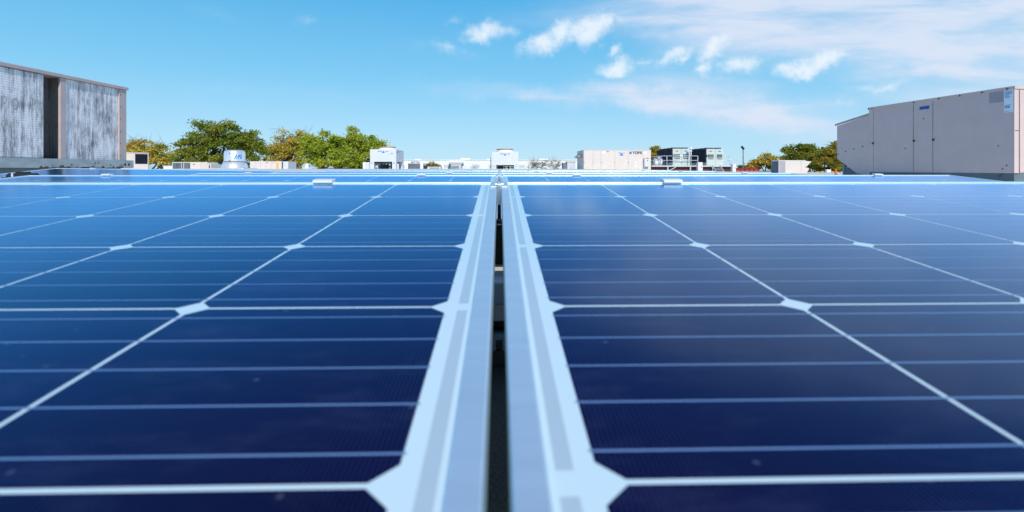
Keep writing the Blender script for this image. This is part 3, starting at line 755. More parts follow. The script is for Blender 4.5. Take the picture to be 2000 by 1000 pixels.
for q in ((4, 6, 1.8, 1.6), (7, 9, 2, 1.8), (8.5, 5.5, 1.6, 3), (10, 3, 1.5, 4), (9.8, 9, 2, 1.2), (12.4, 6, 1.4, 3), (13.6, 3, 1.8, 4.5), (13.2, 8.8, 2.6, 1.8), (16, 5, 1.2, 5.5), (15.6, 2.8, 1.6, 1.6)): mk.quad(on_cyl(*q))
mk.build('blue_lettering', M['cyan'], fan)
sr = MB(); sr.tube([(0, -r1 * 1.002, zt - 7.2 * kf), (0, -r1 * 1.012, zt - 7.2 * kf)], .03, 8); sr.tube([(0, -r1 * 1.012, zt - 21.2 * kf), (0, -r1 * 1.03, zt - 21.2 * kf)], .03, 8); sr.build('bolt', M['rust'], fan)

# long beige unit right of the fan
u_, w, h, k = boxunit('packaged_unit', 'long pale beige roof unit with an orange door label right of the big fan', 'rooftop unit', 488, 549, 315, 42, 1.6, None)
MB().box(0, w, 0, 1.8, 0, h).build('body', M['beige_far'], u_, bevel=.012)
MB().box(w + .001, w + 13 * k, .02, 1.7, 0, h - .02).build('end_section', M['coolgrey'], u_, bevel=.012)
MB().box(51 * k, 55.5 * k, -.01, -.001, .03, h - 3 * k).build('orange_label', M['yellow'], u_)
MB().box(w + 1.0 * k, w + 3.0 * k, .005, .019, .02, h - 1 * k).build('dark_slot', M['dark'], u_)
for q in (10, 20, 30, 42): MB().box(q * k, q * k + .012, -.004, -.001, .02, h - .03).build('panel_seam', M['patch'], u_)
MB().box(32 * k, 34.5 * k, -.006, -.001, h - 3.6 * k, h - 2 * k).build('blue_mark', M['blue'], u_)
MB().box(43 * k, 49 * k, -.006, -.001, h - 2.4 * k, h - 1.6 * k).build('dark_mark', M['patch'], u_)

# small fan
fc = pix(600, 331, 42.0); kf2 = 42.0 / F
sf = thing('exhaust_fan', 'small low exhaust fan in front of the lime green tree', 'exhaust fan', (fc.x, fc.y, roof_z(fc.x, fc.y)), 0, 'exhaust fans')
zt2 = pix(0, 319, 42).z - roof_z(fc.x, fc.y)
MB().lathe([(0, zt2), (5.5 * kf2, zt2), (6.8 * kf2, zt2 - 1 * kf2), (7.2 * kf2, zt2 - 2.5 * kf2)], 32).build('cap', M['spun'], sf)
MB().lathe([(7.0 * kf2, zt2 - 2.5 * kf2), (9.6 * kf2, zt2 - 2.7 * kf2), (9.8 * kf2, zt2 - 9 * kf2), (9.8 * kf2, -.05)], 32).build('drum', M['spun'], sf)
MB().box(6 * kf2, 8.4 * kf2, -7.6 * kf2, -7.4 * kf2, zt2 - 6.5 * kf2, zt2 - 3.6 * kf2).build('blue_mark', M['cyan'], sf)

# cooling units on legs (left centre, centre)
def glyphs(mb, x, z, n, hgt, step, y=-.006):
    """a row of small block letters too far off to read"""
    rr = random.Random(n * 7 + 1)
    for i in range(n):
        x0 = x + i * step
        mb.box(x0, x0 + step * .25, y, y + .004, z, z + hgt)
        if rr.random() < .8: mb.box(x0 + step * .26, x0 + step * .78, y, y + .004, z + hgt * .75, z + hgt)
        if rr.random() < .6: mb.box(x0 + step * .26, x0 + step * .78, y, y + .004, z, z + hgt * .25)
        if rr.random() < .5: mb.box(x0 + step * .55, x0 + step * .8, y, y + .004, z + hgt * .26, z + hgt * .74)
def cooler(label, x0, x1, ytop, ymid, d, dep, side, mark_c, mark_w, foot):
    u_, w, h, k = boxunit('cooling_unit', label, 'cooling unit', x0, x1, ytop, d, dep, None)
    hb = h - (ymid - ytop) * k
    MB().box(0, w, 0, dep, hb, h).build('housing', M['coolgrey'], u_, bevel=.02)
    fw = foot * k
    for lx in (0, w - fw):
        for ly in (0.002, dep - .5): MB().box(lx + .003, lx + fw - .003, ly, ly + .5, -.02, hb - .001).build('leg', M['coolgrey'], u_, bevel=.01)
    cx = w / 2
    MB().lathe([(w * .34, h), (w * .335, h + 2 * k), (w * .30, h + 4.6 * k), (w * .285, h + 4.6 * k), (w * .285, h + .01)], 40, (cx, dep * .5, 0)).build('fan_ring', M['white'], u_)
    MB().lathe([(w * .300, h + 4.62 * k), (w * .325, h + 5.2 * k), (w * .325, h + 6.6 * k), (w * .28, h + 6.8 * k), (w * .27, h + 4.7 * k)], 40, (cx, dep * .5, 0)).build('guard', M['copper'], u_)
    pp = MB()
    for q in range(5):
        px = fw + .15 + q * (w - 2 * fw - .3) / 4
        pp.tube([(px, dep * .55, 0), (px, dep * .55, hb)], .05 + .02 * (q % 2), 8)
    pp.tube([(fw, dep * .5, hb * .35), (w - fw, dep * .5, hb * .35)], .06, 8)
    pp.box(fw * 1.2, w * .45, dep * .6, dep * .9, 0, hb * .7)
    pp.build('pipework', M['galv_dark'], u_)
    MB().box(fw, w - fw, .1, dep - .1, hb - .12, hb - .002).build('pan', M['dark'], u_)
    lg = MB(); cxm = mark_c * k; mw = mark_w * k; zt = h - 4 * k
    glyphs(lg, cxm - mw / 2, zt - 1.0 * k, 4, 1.9 * k, mw * .095)
    glyphs(lg, cxm + mw * .18, zt - 1.0 * k, 3, 1.9 * k, mw * .105)
    lg.add([(cxm - mw * .14, -.006, zt - 3.2 * k), (cxm + mw * .14, -.006, zt - 3.2 * k), (cxm, -.006, zt + 1.6 * k)], [(0, 1, 2)])
    lg.build('blue_lettering', M['cyan'], u_)
    bo = MB()
    for bx in (fw * .45, w - fw * .55): bo.box(bx - .05, bx + .05, -.005, -.001, hb - 3.5 * k, hb - 2.5 * k)
    bo.build('bolt_hole', M['dark'], u_)
    return u_, w, h, hb, k
u_, w, h, hb, k = cooler('pale grey cooling unit on legs with rusty fan ring beside the lime trees', 722.5, 773.5, 291.5, 316, 38, 3.0, 1, 26, 22, 8)
MB().quad([(w + .003, .35, h - 6.5 * k), (w + .003, .75, h - 6.5 * k), (w + .003, .75, h - 4 * k), (w + .003, .35, h - 4 * k)]).build('blue_mark', M['blue'], u_)
sl = MB(); sl.box(w + .0005, w + .004, 1.3, 1.33, hb, h - .1); sl.box(w + .0005, w + .004, .1, 2.9, h - .12, h - .1); sl.build('panel_seam', M['patch'], u_)
MB().box(40 * k, 45 * k, -.006, -.001, h - 8.6 * k, h - 7.6 * k).build('small_mark', M['cyan'], u_)
u_, w, h, hb, k = cooler('white cooling unit on legs straight ahead, in line with the panel slot', 960.5, 1012.5, 296.5, 322.5, 48, 2.6, 0, 26, 20, 8.5)
u_ = thing('vent_pipe', 'thin dark vent pipe just left of the white cooling unit ahead', 'vent pipe', (*pix(958.6, 331, 47).xy, .32), 0)
MB().tube([(0, 0, -.02), (0, 0, 1.0)], .042, 10).build('pipe', M['galv_dark'], u_)
MB().lathe([(.06, 1.0), (.06, 1.04), (0, 1.06)], 10).build('cap', M['galv_dark'], u_)

# box left of the left cooler and a squat condenser right of it
u_, w, h, k = boxunit('air_box', 'pale blue grey box just left of the cooling unit beside the lime trees', 'roof box', 708.5, 721, 317, 44, 1, None)
MB().box(0, w, 0, .9, 0, h).build('body', M['white'], u_, bevel=.01)
MB().box(4 * k, w - .01, -.01, -.001, .02, h - 2 * k).build('door', M['coolgrey'], u_, bevel=.004)
u_, w, h, k = boxunit('condenser_unit', 'squat condenser with one dark square grille right of the legged cooling unit', 'condenser unit', 791, 826, 318.5, 44, 1.3, None)
MB().box(0, w, 0, 1.3, 0, h).build('body', M['white'], u_, bevel=.012)
MB().box(6 * k, 29.5 * k, -.02, -.001, .04, h - .04).build('grille', M['grille'], u_)
MB().lathe([(9 * k, h), (9 * k, h + 1.6 * k), (7 * k, h + 3.0 * k), (0, h + 3.4 * k)], 28, (18 * k, .6, 0)).build('fan_guard', M['galv'], u_)
MB().box(w + .002, w + 5 * k, .3, .9, .02, h * .6).build('control_box', M['dark'], u_, bevel=.01)
for (x0, x1, yt, d, lab, mt) in ((835, 861, 326, 60, 'low pale blue roof box in front of the small rust shrub', 'coolgrey'),
                             (880.5, 894, 324, 58, 'blue grey roof box with dark side in front of the white building', 'galv'),
                             (903, 919, 325, 56, 'flat pale roof box beside the louvred box ahead', 'white'),
                             (921.5, 931, 321.5, 57, 'narrow grey louvred box left of the white cooling unit', 'coolgrey')):
    u_, w, h, k = boxunit('roof_box', lab, 'roof box', x0, x1, yt, d, 1, None)
    MB().box(0, w, 0, 1.0, 0, h).build('body', M[mt], u_, bevel=.012)
    MB().box(-.03, w + .03, -.03, 1.03, h, h + .03).build('lid', M[mt], u_, bevel=.008)
    s2 = MB()
    for q in range(3): s2.box(w * .12, w * .88, -.012, -.001, h * (.2 + .22 * q), h * (.30 + .22 * q))
    s2.build('louvre', M['galv_dark'] if mt != 'white' else M['coolgrey'], u_)
    MB().box(w + .001, w + .02, .04, .9, .03, h - .05).build('side_panel', M['galv_dark'], u_)

# the unit with the dark lettering
u_, w, h, k = boxunit('packaged_unit', 'long beige rooftop unit with dark four letter name and blue logo', 'rooftop unit', 1140, 1272, 293.5, 51, 4.5, None, rz=R(-.6))
MB().box(0, w, 0, 4.6, 0, h).build('body', M['beige_far'], u_, bevel=.02)
MB().box(-.02, w + .02, -.02, 4.62, h, h + .04).build('lid', M['beige_far'], u_, bevel=.008)
sm_ = MB()
for q in (18.5, 34, 61, 87): sm_.box(q * k - .012, q * k + .012, -.006, -.001, .05, h - .06)
sm_.box(116 * k, 116 * k + .02, -.006, -.001, .05, h - .06)
sm_.build('panel_seam', M['patch'], u_)
lt = MB()
for q in (1, 18.5, 34, 61, 88): lt.box(q * k - .035, q * k + .035, -.02, -.0065, h - 25.5 * k, h - 22 * k)
lt.build('latch', M['patch'], u_)
text_mesh('lettering', 'YORK', 7.2 * k, M['ink'], u_, (105.6 * k, -.008, h - 5.0 * k))
lg = MB(); lg.add([(89.6 * k, -.006, h - 7.6 * k), (94.2 * k, -.006, h - 7.6 * k), (94.2 * k, -.006, h - 2.6 * k), (92.2 * k, -.006, h - 2.6 * k), (92.2 * k, -.006, h - 5.0 * k), (89.6 * k, -.006, h - 5.0 * k)], [(0, 1, 2, 3, 4, 5)])
lg.build('blue_logo', M['cyan'], u_)
MB().quad([(89.6 * k, -.006, h - 4.8 * k), (92.0 * k, -.006, h - 4.8 * k), (92.0 * k, -.006, h - 2.6 * k), (89.6 * k, -.006, h - 2.6 * k)]).build('logo_square', M['blue'], u_)
em = MB(); glyphs(em, 68 * k, h - 6.3 * k, 4, 1.8 * k, 1.5 * k); glyphs(em, 76.5 * k, h - 6.3 * k, 3, 1.8 * k, 1.5 * k)
em.add([(70 * k, -.006, h - 10.5 * k), (78.5 * k, -.006, h - 10.5 * k), (75.8 * k, -.006, h - 7.5 * k), (75 * k, -.006, h - 5.2 * k), (73.2 * k, -.006, h - 5.2 * k), (72.4 * k, -.006, h - 7.5 * k)], [(0, 1, 2, 3, 4, 5)])
em.build('blue_emblem', M['cyan'], u_)
for x0, x1, y0, y1 in ((36, 42, 2.5, 6.5), (117.5, 123, 3, 7.5), (99.5, 104.5, 28, 32.5), (99.8, 103.6, 22.5, 25)): MB().box(x0 * k, x1 * k, -.006, -.001, h - y1 * k, h - y0 * k).build('sticker', M['sticker'], u_)
MB().box(45 * k, 49.5 * k, -.006, -.001, h - 3.2 * k, h - 1.9 * k).build('blue_mark', M['blue'], u_)
db = MB().box(117.5 * k, 127 * k, -.32, -.001, h - 32 * k, h - 14.5 * k).build('switch_box', M['coolgrey'], u_, bevel=.02)
MB().box(120 * k, 126 * k, -.326, -.321, h - 16.8 * k, h - 14.8 * k).build('red_label', M['redprint'], db)
MB().box(122 * k, 126 * k, -.326, -.321, h - 23.5 * k, h - 18.5 * k).build('white_label', M['sticker'], db)
MB().box(122.6 * k, 124.8 * k, -.36, -.327, h - 21.5 * k, h - 19.5 * k).build('handle', M['dark'], db)
MB().add([(-.002, 1.0, h - 6 * k), (-.45, 1.2, h - 12 * k), (-.45, 4.0, h - 12 * k), (-.002, 4.2, h - 6 * k), (-.002, 1.0, h - 14 * k), (-.002, 4.2, h - 14 * k)], [(0, 1, 2, 3), (0, 4, 1), (3, 2, 5), (4, 5, 2, 1)]).build('hood', M['beige_dark'], u_)
# grey box with sloped top left of it
u_, w, h, k = boxunit('air_box', 'grey green box with sloping sides left of the lettered unit', 'roof box', 1108, 1124, 316.5, 58, 1.5, None)
MB().box(0, w, 0, 1.5, 0, h).build('body', M['coolgrey'], u_, bevel=.012)
MB().box(-.05, w + .05, -.05, 1.55, h, h + .06).build('lid', M['beige_dark'], u_, bevel=.012)
sd_ = MB(); sd_.prism([(0.02, 0), (1.4, 0), (1.4, h * .9), (.3, h * .9)], -.45, -.002); sd_.build('side_duct', M['galv_dark'], u_, bevel=.01)

# ------------------------------------------------------------------ chillers on a railed platform
DP = 55.0; kp = DP / F
pl0 = pix(1302, 323.5, DP); pl1 = pix(1437, 323.5, DP)
plat = thing('steel_platform', 'galvanised equipment platform on oxide red beams carrying the dark sided chillers', 'platform', (pl0.x, pl0.y, roof_z(20, 60)), 0)
PZ = pl0.z - roof_z(20, 60); PWI = (pl1 - pl0).length
MB().box(-1.6, PWI, 0, 6.0, PZ - .12, PZ).build('deck', M['rail'], plat, bevel=.01)
bm_ = MB(); bm_.box(-1.5, PWI - .1, .3, .5, -.05, PZ - .121); bm_.box(-1.5, PWI - .1, 5.3, 5.5, -.05, PZ - .121); bm_.build('beam', M['redsteel'], plat)
for x in [0.1 + i * 2.45 for i in range(4)]: MB().box(x, x + .12, .05, .17, -.04, PZ - .122).build('support_post', M['rail'], plat)
MB().bar((.15, .02, .1), (1.0, .02, PZ - .15), .07).build('brace', M['rail'], plat)
def railing(x0, x1, y, lab):
    rl = thing('guard_rail', lab, 'railing', (pl0.x, pl0.y, pl0.z + .001), 0, 'rails round the platform')
    m = MB(); n = max(2, int(abs(x1 - x0) / 1.75) + 1)
    for z in (1.05, .56): m.tube([(x0, y, z), (x1, y, z)], .04, 8)
    m.build('rail', M['rail'], rl)
    for i in range(n):
        x = x0 + (x1 - x0) * i / (n - 1); MB().tube([(x, y, 0), (x, y, 1.05)], .035, 8).build('post', M['rail'], rl)
railing(0.05, 62 * kp, .06, 'two bar galvanised rail in front of the left dark sided chiller')
railing(114 * kp, 133 * kp, .9, 'two bar galvanised rail at the right end of the platform by the lamp post')
rl = thing('guard_rail', 'galvanised side rail receding left behind the lettered unit', 'railing', (pl0.x, pl0.y, pl0.z + .001), 0, 'rails round the platform')
m = MB()
for z in (1.05, .56): m.tube([(0.0, .1, z), (-1.52, 5.5, z)], .04, 8)
m.build('rail', M['rail'], rl)
for i in range(1, 6): MB().tube([(-1.52 * i / 5, .1 + 5.4 * i / 5, 0), (-1.52 * i / 5, .1 + 5.4 * i / 5, 1.05)], .035, 8).build('post', M['rail'], rl)
def chiller(x0, x1, ytop, lab):
    A, B = pix(x0, ytop, DP + .9), pix(x1, ytop, DP + .9); kk = (DP + .9) / F
    w = (B - A).length; z0 = pl0.z + .002; h = A.z - z0
    u_ = thing('chiller', lab, 'chiller', (A.x, A.y, z0), R(1.0), 'chillers on the platform')
    D = 5.0
    MB().box(0.02, w - .02, .02, D, 0.0, h - .02).build('body', M['paleg'], u_, bevel=.01)
    MB().box(-.06, .019, .10, D, .35, h - .03).build('coil', M['navy'], u_)
    rb_ = MB()
    for q in range(6): rb_.box(-.075, -.0605, .1 + q * .95, .16 + q * .95, .35, h - .03)
    rb_.build('coil_frame', M['dark'], u_)
    for q in range(2):
        x = q * w / 2 + .03
        d_ = MB().box(x, x + w / 2 - .06, -.02, .019, .05, h - .06).build('door', M['paleg'], u_, bevel=.01)
        v_ = MB()
        v_.box(x + .16, x + w / 2 - .2, -.026, -.0205, h - 17.5 * kk, h - 11 * kk)
        v_.box(x + .16, x + w / 2 - .2, -.026, -.0205, h - 20.5 * kk, h - 19 * kk)
        v_.build('vent', M['navy'], d_)
        gg = MB()
        for e in range(1, 5): xx = x + .16 + (w / 2 - .36) * e / 5; gg.box(xx - .015, xx + .015, -.032, -.0265, h - 17.6 * kk, h - 10.9 * kk)
        gg.build('vent_bar', M['paleg'], d_)
        MB().box(x + .3, x + .62, -.025, -.0205, h - 6 * kk, h - 4 * kk).build('red_badge' if q == 0 else 'blue_badge', M['redprint'] if q == 0 else M['cyan'], d_)
        MB().box(x + w / 2 - .22, x + w / 2 - .17, -.05, -.0205, h * .22, h * .32).build('handle', M['white'], d_)
    for q in range(4):
        for e in range(2):
            cx_ = w * (.25 + .5 * e); cy_ = .65 + q * 1.2
            MB().lathe([(w * .23, h - .021), (w * .235, h + .10), (w * .225, h + .12), (w * .19, h + .12), (w * .19, h - .02)], 24, (cx_, cy_, 0)).build('fan', M['dark'], u_)
    MB().box(-.14, .10, -.12, -.021, h - 16 * kk, h - 12 * kk).build('control_box', M['navy'], u_, bevel=.01)
    return u_
chiller(1313.5, 1348.5, 290, 'left chiller of the pair, behind the front rail, dark coil side')
chiller(1379.5, 1414.0, 290.5, 'right chiller of the pair, above the metal steps, dark coil side')
# steps, cabinets, pump set
A = pix(1400, 331, DP - 1.2)
stp = thing('metal_steps', 'short galvanised steps below the right chiller', 'steps', (A.x, A.y, roof_z(20, 60)), 0)
SH = pl0.z - roof_z(20, 60)
for sx in (0, 15 * kp): MB().bar((sx, 0, 0), (sx, 1.1, SH), .06, .1).build('stringer', M['rail'], stp)
for i in range(4): MB().box(.03, 15 * kp - .03, .1 + .26 * i, .32 + .26 * i, SH * (i + .6) / 4.4, SH * (i + .6) / 4.4 + .03).build('tread', M['rail'], stp)
for (x0, x1, yt, d, lab) in ((1363.5, 1372.5, 317, DP - 1.0, 'white electrical cabinet between the two chillers'), (1431, 1437.5, 320.5, DP - 1.0, 'white electrical cabinet at the right end of the platform')):
    u_, w, h, k = boxunit('electrical_cabinet', lab, 'cabinet', x0, x1, yt, d, .5, None, group='cabinets by the platform')
    MB().box(0, w, 0, .45, 0, h).build('body', M['white'], u_, bevel=.012)
    MB().box(.04, w - .04, -.012, -.001, .06, h - .06).build('door', M['white'], u_, bevel=.004)
    MB().box(w * .55, w * .8, -.016, -.0125, h * .45, h * .6).build('red_label', M['redprint'], u_)
A = pix(1276, 323.4, DP + 3)
pm = thing('pump_set', 'white pumps and grey pipes behind the side rail beside the lettered unit', 'pump set', (A.x, A.y, pl0.z + .002), 0)
q = MB()
for i in range(3): q.lathe([(.02, .0), (.30, .0), (.30, .5), (.22, .62), (.02, .66)], 16, (.3 + i * .62, .2 * i, .08)); 
q.build('pump', M['white'], pm)
q = MB()
for i in range(4): q.tube([(.1 + i * .5, .3, 0), (.1 + i * .5, .3, .8 + .1 * (i % 2)), (.5 + i * .5, .3, .9)], .055, 8)
q.build('pipe', M['galv'], pm)
MB().box(.7, 1.1, .5, .9, .5, 1.05).build('control_box', M['coolgrey'], pm, bevel=.01)
A = pix(1349.5, 290, DP + .3)
vp = thing('valve_mast', 'white bulbed valve mast standing at the right of the left chiller', 'valve mast', (A.x, A.y, pl0.z + .001), 0)
MB().tube([(0, 0, 0), (0, 0, A.z - pl0.z)], .05, 8).build('mast', M['rail'], vp)
for zz, rr in ((A.z - pl0.z, .16), (A.z - pl0.z - 5.5 * kp, .12)): MB().lathe([(rr * math.sin(t), -rr * math.cos(t) + zz) for t in [i * math.pi / 8 for i in range(9)]], 14, (0, 0, 0)).build('bulb', M['white'], vp)

# red container, lamp post, beige unit with zigzag hood
A, B = pix(1437, 328, 78), pix(1482, 328, 78)
rc = thing('red_container', 'red ribbed container behind the lamp post', 'container', (A.x, A.y, -6.2), 0)
cw = (B - A).length; chh = A.z + 6.2
MB().box(0, cw, 0, 2.4, 0, chh).build('body', M['redbright'], rc)
q = MB()
for i in range(6): q.box(cw * i / 5 - .06, cw * i / 5 + .06, -.06, -.001, 0, chh - .05)
q.box(-.05, cw + .05, -.08, -.061, chh - .16, chh - .06); q.build('rib', M['redsteel'], rc)
A = pix(1451.5, 331, 84)
lp = thing('lamp_post', 'slim dark lamp post with one tilted floodlight beyond the platform', 'lamp post', (A.x, A.y, -6.2), 0)
lz = pix(0, 290, 84).z + 6.2
MB().tube([(0, 0, 0), (0, 0, lz)], [.12, .075], 10).build('pole', M['galv_dark'], lp)
MB().bar((.06, -.05, lz - .1), (-.40, -.3, lz + .32), .32, .22).build('lamp_head', M['dark'], lp, bevel=.03)

u_, w, h, k = boxunit('hooded_unit', 'pale beige roof unit with zigzag intake hoods on its right end', 'rooftop unit', 1521, 1573, 314, 40, 2.5, None)
MB().box(0, w, 0, 1.1, 0, h).build('body', M['beige_far'], u_, bevel=.012)
MB().box(-.02, w + .05, -.02, 1.12, h, h + .04).build('lid', M['white'], u_, bevel=.008)
MB().box(.06, 13 * k, -.012, -.001, .03, h - .03).build('dark_panel', M['patch'], u_)
MB().box(-.012, -.001, .05, 1.05, .03, h - .05).build('side_panel', M['galv_dark'], u_)
MB().box(44 * k, 44 * k + .015, -.004, -.001, .03, h - .03).build('panel_seam', M['patch'], u_)
def side_hood(poly, name):
    n = len(poly); mm = MB(); vs = [(x, 0.0, z) for x, z in poly] + [(x, 1.0, z) for x, z in poly]
    mm.add(vs, [tuple(range(n)), tuple(range(2 * n - 1, n - 1, -1))] + [((i + 1) % n, i, n + i, n + (i + 1) % n) for i in range(n)])
    return mm.build(name, M['beige_far'], u_)
side_hood([(w + .001, h), (w + 13 * k, h - 1.6 * k), (w + 2.5 * k, h - 11.5 * k), (w + .001, h - 12.2 * k)], 'hood')
side_hood([(w + .001, h - 12.3 * k), (w + 8.5 * k, h - 15 * k), (w + 2.5 * k, -.05), (w + .001, -.05)], 'hood')
q = pix(1503.5, 316, 40)
# things between it and the big unit
A = pix(1632.5, 331, 30)
bo = thing('bollard', 'short orange bollard beside the large beige air handler', 'bollard', (A.x, A.y, roof_z(A.x, A.y)), 0)
MB().lathe([(.05, 0), (.05, .28), (.035, .31), (0, .315)], 14).build('post', M['orange'], bo)
MB().lathe([(.09, -.01), (.09, .03), (.05, .04)], 14).build('foot', M['blackp'], bo)
A = pix(1619, 331, 30)
jb = thing('junction_box', 'small pale junction box on legs beside the orange bollard', 'junction box', (A.x, A.y, roof_z(A.x, A.y)), 0)
MB().box(-.13, .13, 0, .15, .13, .30).build('box', M['white'], jb, bevel=.01)
for sx in (-.11, .09): MB().box(sx, sx + .02, .05, .07, -.01, .129).build('leg', M['rail'], jb)
A = pix(1580, 331, 33); B = pix(1672, 331, 33)
ch = thing('warning_chain', 'yellow and black warning chain on low posts before the autumn trees', 'chain', (A.x, A.y, roof_z(A.x, A.y)), math.atan2(B.y - A.y, B.x - A.x))
cl = (B - A).length; q = MB(); q2 = MB()
for i in range(28):
    t0, t1 = i / 28, (i + .9) / 28
    zz = lambda t: .13 + .035 * abs(math.cos(t * math.pi * 4))
    (q if i % 3 else q2).tube([(cl * t0, 0, zz(t0)), (cl * t1, 0, zz(t1))], .022, 6)
q.build('yellow_links', M['yellow'], ch); q2.build('black_links', M['dark'], ch)
for i in range(5): MB().tube([(cl * i / 4, 0, -.01), (cl * i / 4, 0, .15)], .02, 8).build('post', M['yellow'], ch)
u_, w, h, k = boxunit('air_box', 'blue grey box peeping out below the hood of the large air handler', 'roof box', 1648.5, 1690, 321.5, 16.9, 1, None)
MB().box(0, w, 0, .08, 0, h).build('body', M['galv'], u_, bevel=.01)
MB().box(.03, .10, -.006, -.001, h - .06, h - .01).build('blue_mark', M['blue'], u_)
MB().box(.07, .16, -.006, -.001, h - .10, h - .07).build('white_mark', M['sticker'], u_)

# ------------------------------------------------------------------ white building far behind
DB = 170.0; kb = DB / F
A, B = pix(770, 313.5, DB), pix(1180, 314, DB)
wb = thing('white_building', 'long white warehouse on the horizon behind the cooling units', 'building', (A.x, A.y, -6.2), math.atan2(B.y - A.y, B.x - A.x))
bw = (B - A).length; bh = A.z + 6.2
MB().box(0, bw, 0, 30, 0, bh).build('wall', M['whitewall'], wb)
MB().box(-.1, bw + .1, -.15, 30.1, bh, bh + .25).build('parapet', M['whitewall'], wb)
for i in range(14): MB().box(bw * (i + .3) / 14, bw * (i + .7) / 14, -.03, -.001, bh - 2.5, bh - 1.4).build('window', M['coolgrey'], wb)
q = MB(); q.box(108 * kb, 136 * kb, -2.2, -.01, bh - 1.1, bh - .5); q.box(112 * kb, 132 * kb, -2.0, -.01, bh - 3.4, bh - 1.101); q.build('entrance_canopy', M['coolgrey'], wb)
for x0, x1, yt, lab in ((811, 823, 310.5, 'white roof box on the far warehouse above the squat condenser'), (900, 918, 309, 'largest white roof box on the far warehouse'),
                   (951, 962, 310, 'white roof box on the far warehouse beside the dark vent pipe'), (1053, 1070, 310, 'white roof box on the far warehouse behind the bare shrubs'), (1107, 1116, 312, 'white roof box on the far warehouse near the lettered unit')):
    P0, P1 = pix(x0, yt, DB + 4), pix(x1, yt, DB + 4)
    zt = A.z + .25
    t = thing('warehouse_roof_box', lab, 'roof box', (P0.x, P0.y, zt), 0, 'boxes on the warehouse roof')
    ww = (P1 - P0).length
    MB().box(0, ww, 0, 3, 0, P0.z - zt - .08).build('body', M['whitewall'], t)
    MB().box(-.1, ww + .1, -.1, 3.1, P0.z - zt - .0799, P0.z - zt).build('lid', M['white'], t)

# ------------------------------------------------------------------ trees
def tree(name, label, blobs, d, leaf, n, size, trunk, seed, bare=0.0, shell=0.55, group='trees beyond the roof', slim=1.0, bark='bark'):
    """blobs: (px, py, rx, ry) lumps of the crown as they stand at depth d; trunk: px of the foot"""
    rd = random.Random(seed); kd = d / F
    base = pix(trunk, 331, d); base.z = -6.2
    root = thing(name, label, 'tree', base, 0, group)
    cl = []
    tot = sum(b[2] * b[3] for b in blobs)
    n = int(n * 1.7); size *= .76
    for (px, py, rx, ry) in blobs:
        cc = pix(px, py, d) - base
        m = max(4, int(30 * rx * ry / tot * len(blobs) * .55))
        for _ in range(m):
            while True:
                q = Vector((rd.uniform(-1, 1), rd.uniform(-1, 1), rd.uniform(-1, 1)))
                if q.length <= 1: break
            q = q.normalized() * (q.length ** shell) * .86
            cl.append((cc + Vector((q.x * rx * kd, q.y * rx * kd * .9, q.z * ry * kd)), (0.20 + .16 * rd.random()) * min(rx, ry) * kd + .10))
    mb = MB()
    per = n // len(cl)
    for (c, r) in cl:
        k_ = int(per * rd.uniform(.55, 1.4))
        for _ in range(k_):
            q = Vector((rd.gauss(0, 1), rd.gauss(0, 1), rd.gauss(0, .62))) * r * .62
            p = c + q
            a1 = Vector((rd.gauss(0, 1), rd.gauss(0, 1), rd.gauss(0, .7))).normalized()
            b1 = a1.cross(Vector((rd.gauss(0, 1), rd.gauss(0, 1), rd.gauss(0, 1)))).normalized()
            s = size * rd.uniform(.6, 1.35)
            mb.quad([p - a1 * s, p + b1 * s * .5, p + a1 * s, p - b1 * s * .5])
    mb.build('crown', M[leaf], root)
    tb = MB()
    zs = [c.z for c, r in cl]; zlo, zhi = min(zs), max(zs)
    fork = Vector((0, 0, max(1.0, zlo * .9)))
    rt = (.05 + .022 * zhi) * slim
    tb.tube([(0, 0, 0), (0.05, 0, fork.z * .5), fork], [rt * 1.25, rt, rt * .85], 9)
    big = [blob_c for blob_c in blobs]
    for (px, py, rx, ry) in big:
        e = pix(px, py, d) - base
        mid = fork.lerp(e, .5) + Vector((rd.gauss(0, .25), rd.gauss(0, .25), -.3))
        tb.tube([fork * .97, mid, e], [rt * .6, rt * .38, rt * .16], 6)
        near = sorted(cl, key=lambda t_: (t_[0] - e).length)[:14]
        for (c, r) in near:
            st0 = mid.lerp(e, rd.uniform(.2, 1.0))
            md = st0.lerp(c, .55) + Vector((rd.gauss(0, .12), rd.gauss(0, .12), rd.gauss(0, .12)))
            tb.tube([st0, md, c + (c - st0) * .15], [rt * .17, rt * .10, rt * .03], 4)
    if bare:
        for (c, r) in cl:
            for _ in range(int(bare)):
                e = c + Vector((rd.gauss(0, 1), rd.gauss(0, 1), abs(rd.gauss(0.5, .8)))) * r * 1.5
                tb.tube([c, c.lerp(e, .5) + Vector((rd.gauss(0, .05), 0, .05)), e], [.02, .013, .006], 3)
    tb.build('trunk', M[bark], root)
    return root

tree('autumn_tree', 'sparse golden tree behind the louvre box', [(282, 290, 28, 18), (308, 300, 24, 20), (262, 296, 20, 20), (290, 312, 40, 16), (322, 318, 16, 14)], 70, 'leaf_gold', 4600, .20, 292, 11, bare=5)
tree('broad_tree', 'broad dark green tree rising behind the big exhaust fan', [(370, 290, 32, 24), (402, 262, 40, 26), (440, 262, 42, 26), (470, 272, 38, 28), (492, 298, 28, 26), (440, 296, 50, 26), (388, 302, 42, 24), (355, 306, 20, 16), (475, 312, 34, 20)], 62, 'leaf_green', 15000, .19, 428, 12)
tree('autumn_tree', 'tall orange tinged thin tree between the broad tree and the lime trees', [(560, 278, 30, 26), (586, 274, 26, 22), (545, 300, 22, 22), (572, 300, 30, 22), (600, 290, 18, 24), (528, 300, 14, 20), (560, 320, 40, 14)], 72, 'leaf_gold', 7000, .20, 568, 13, bare=4)
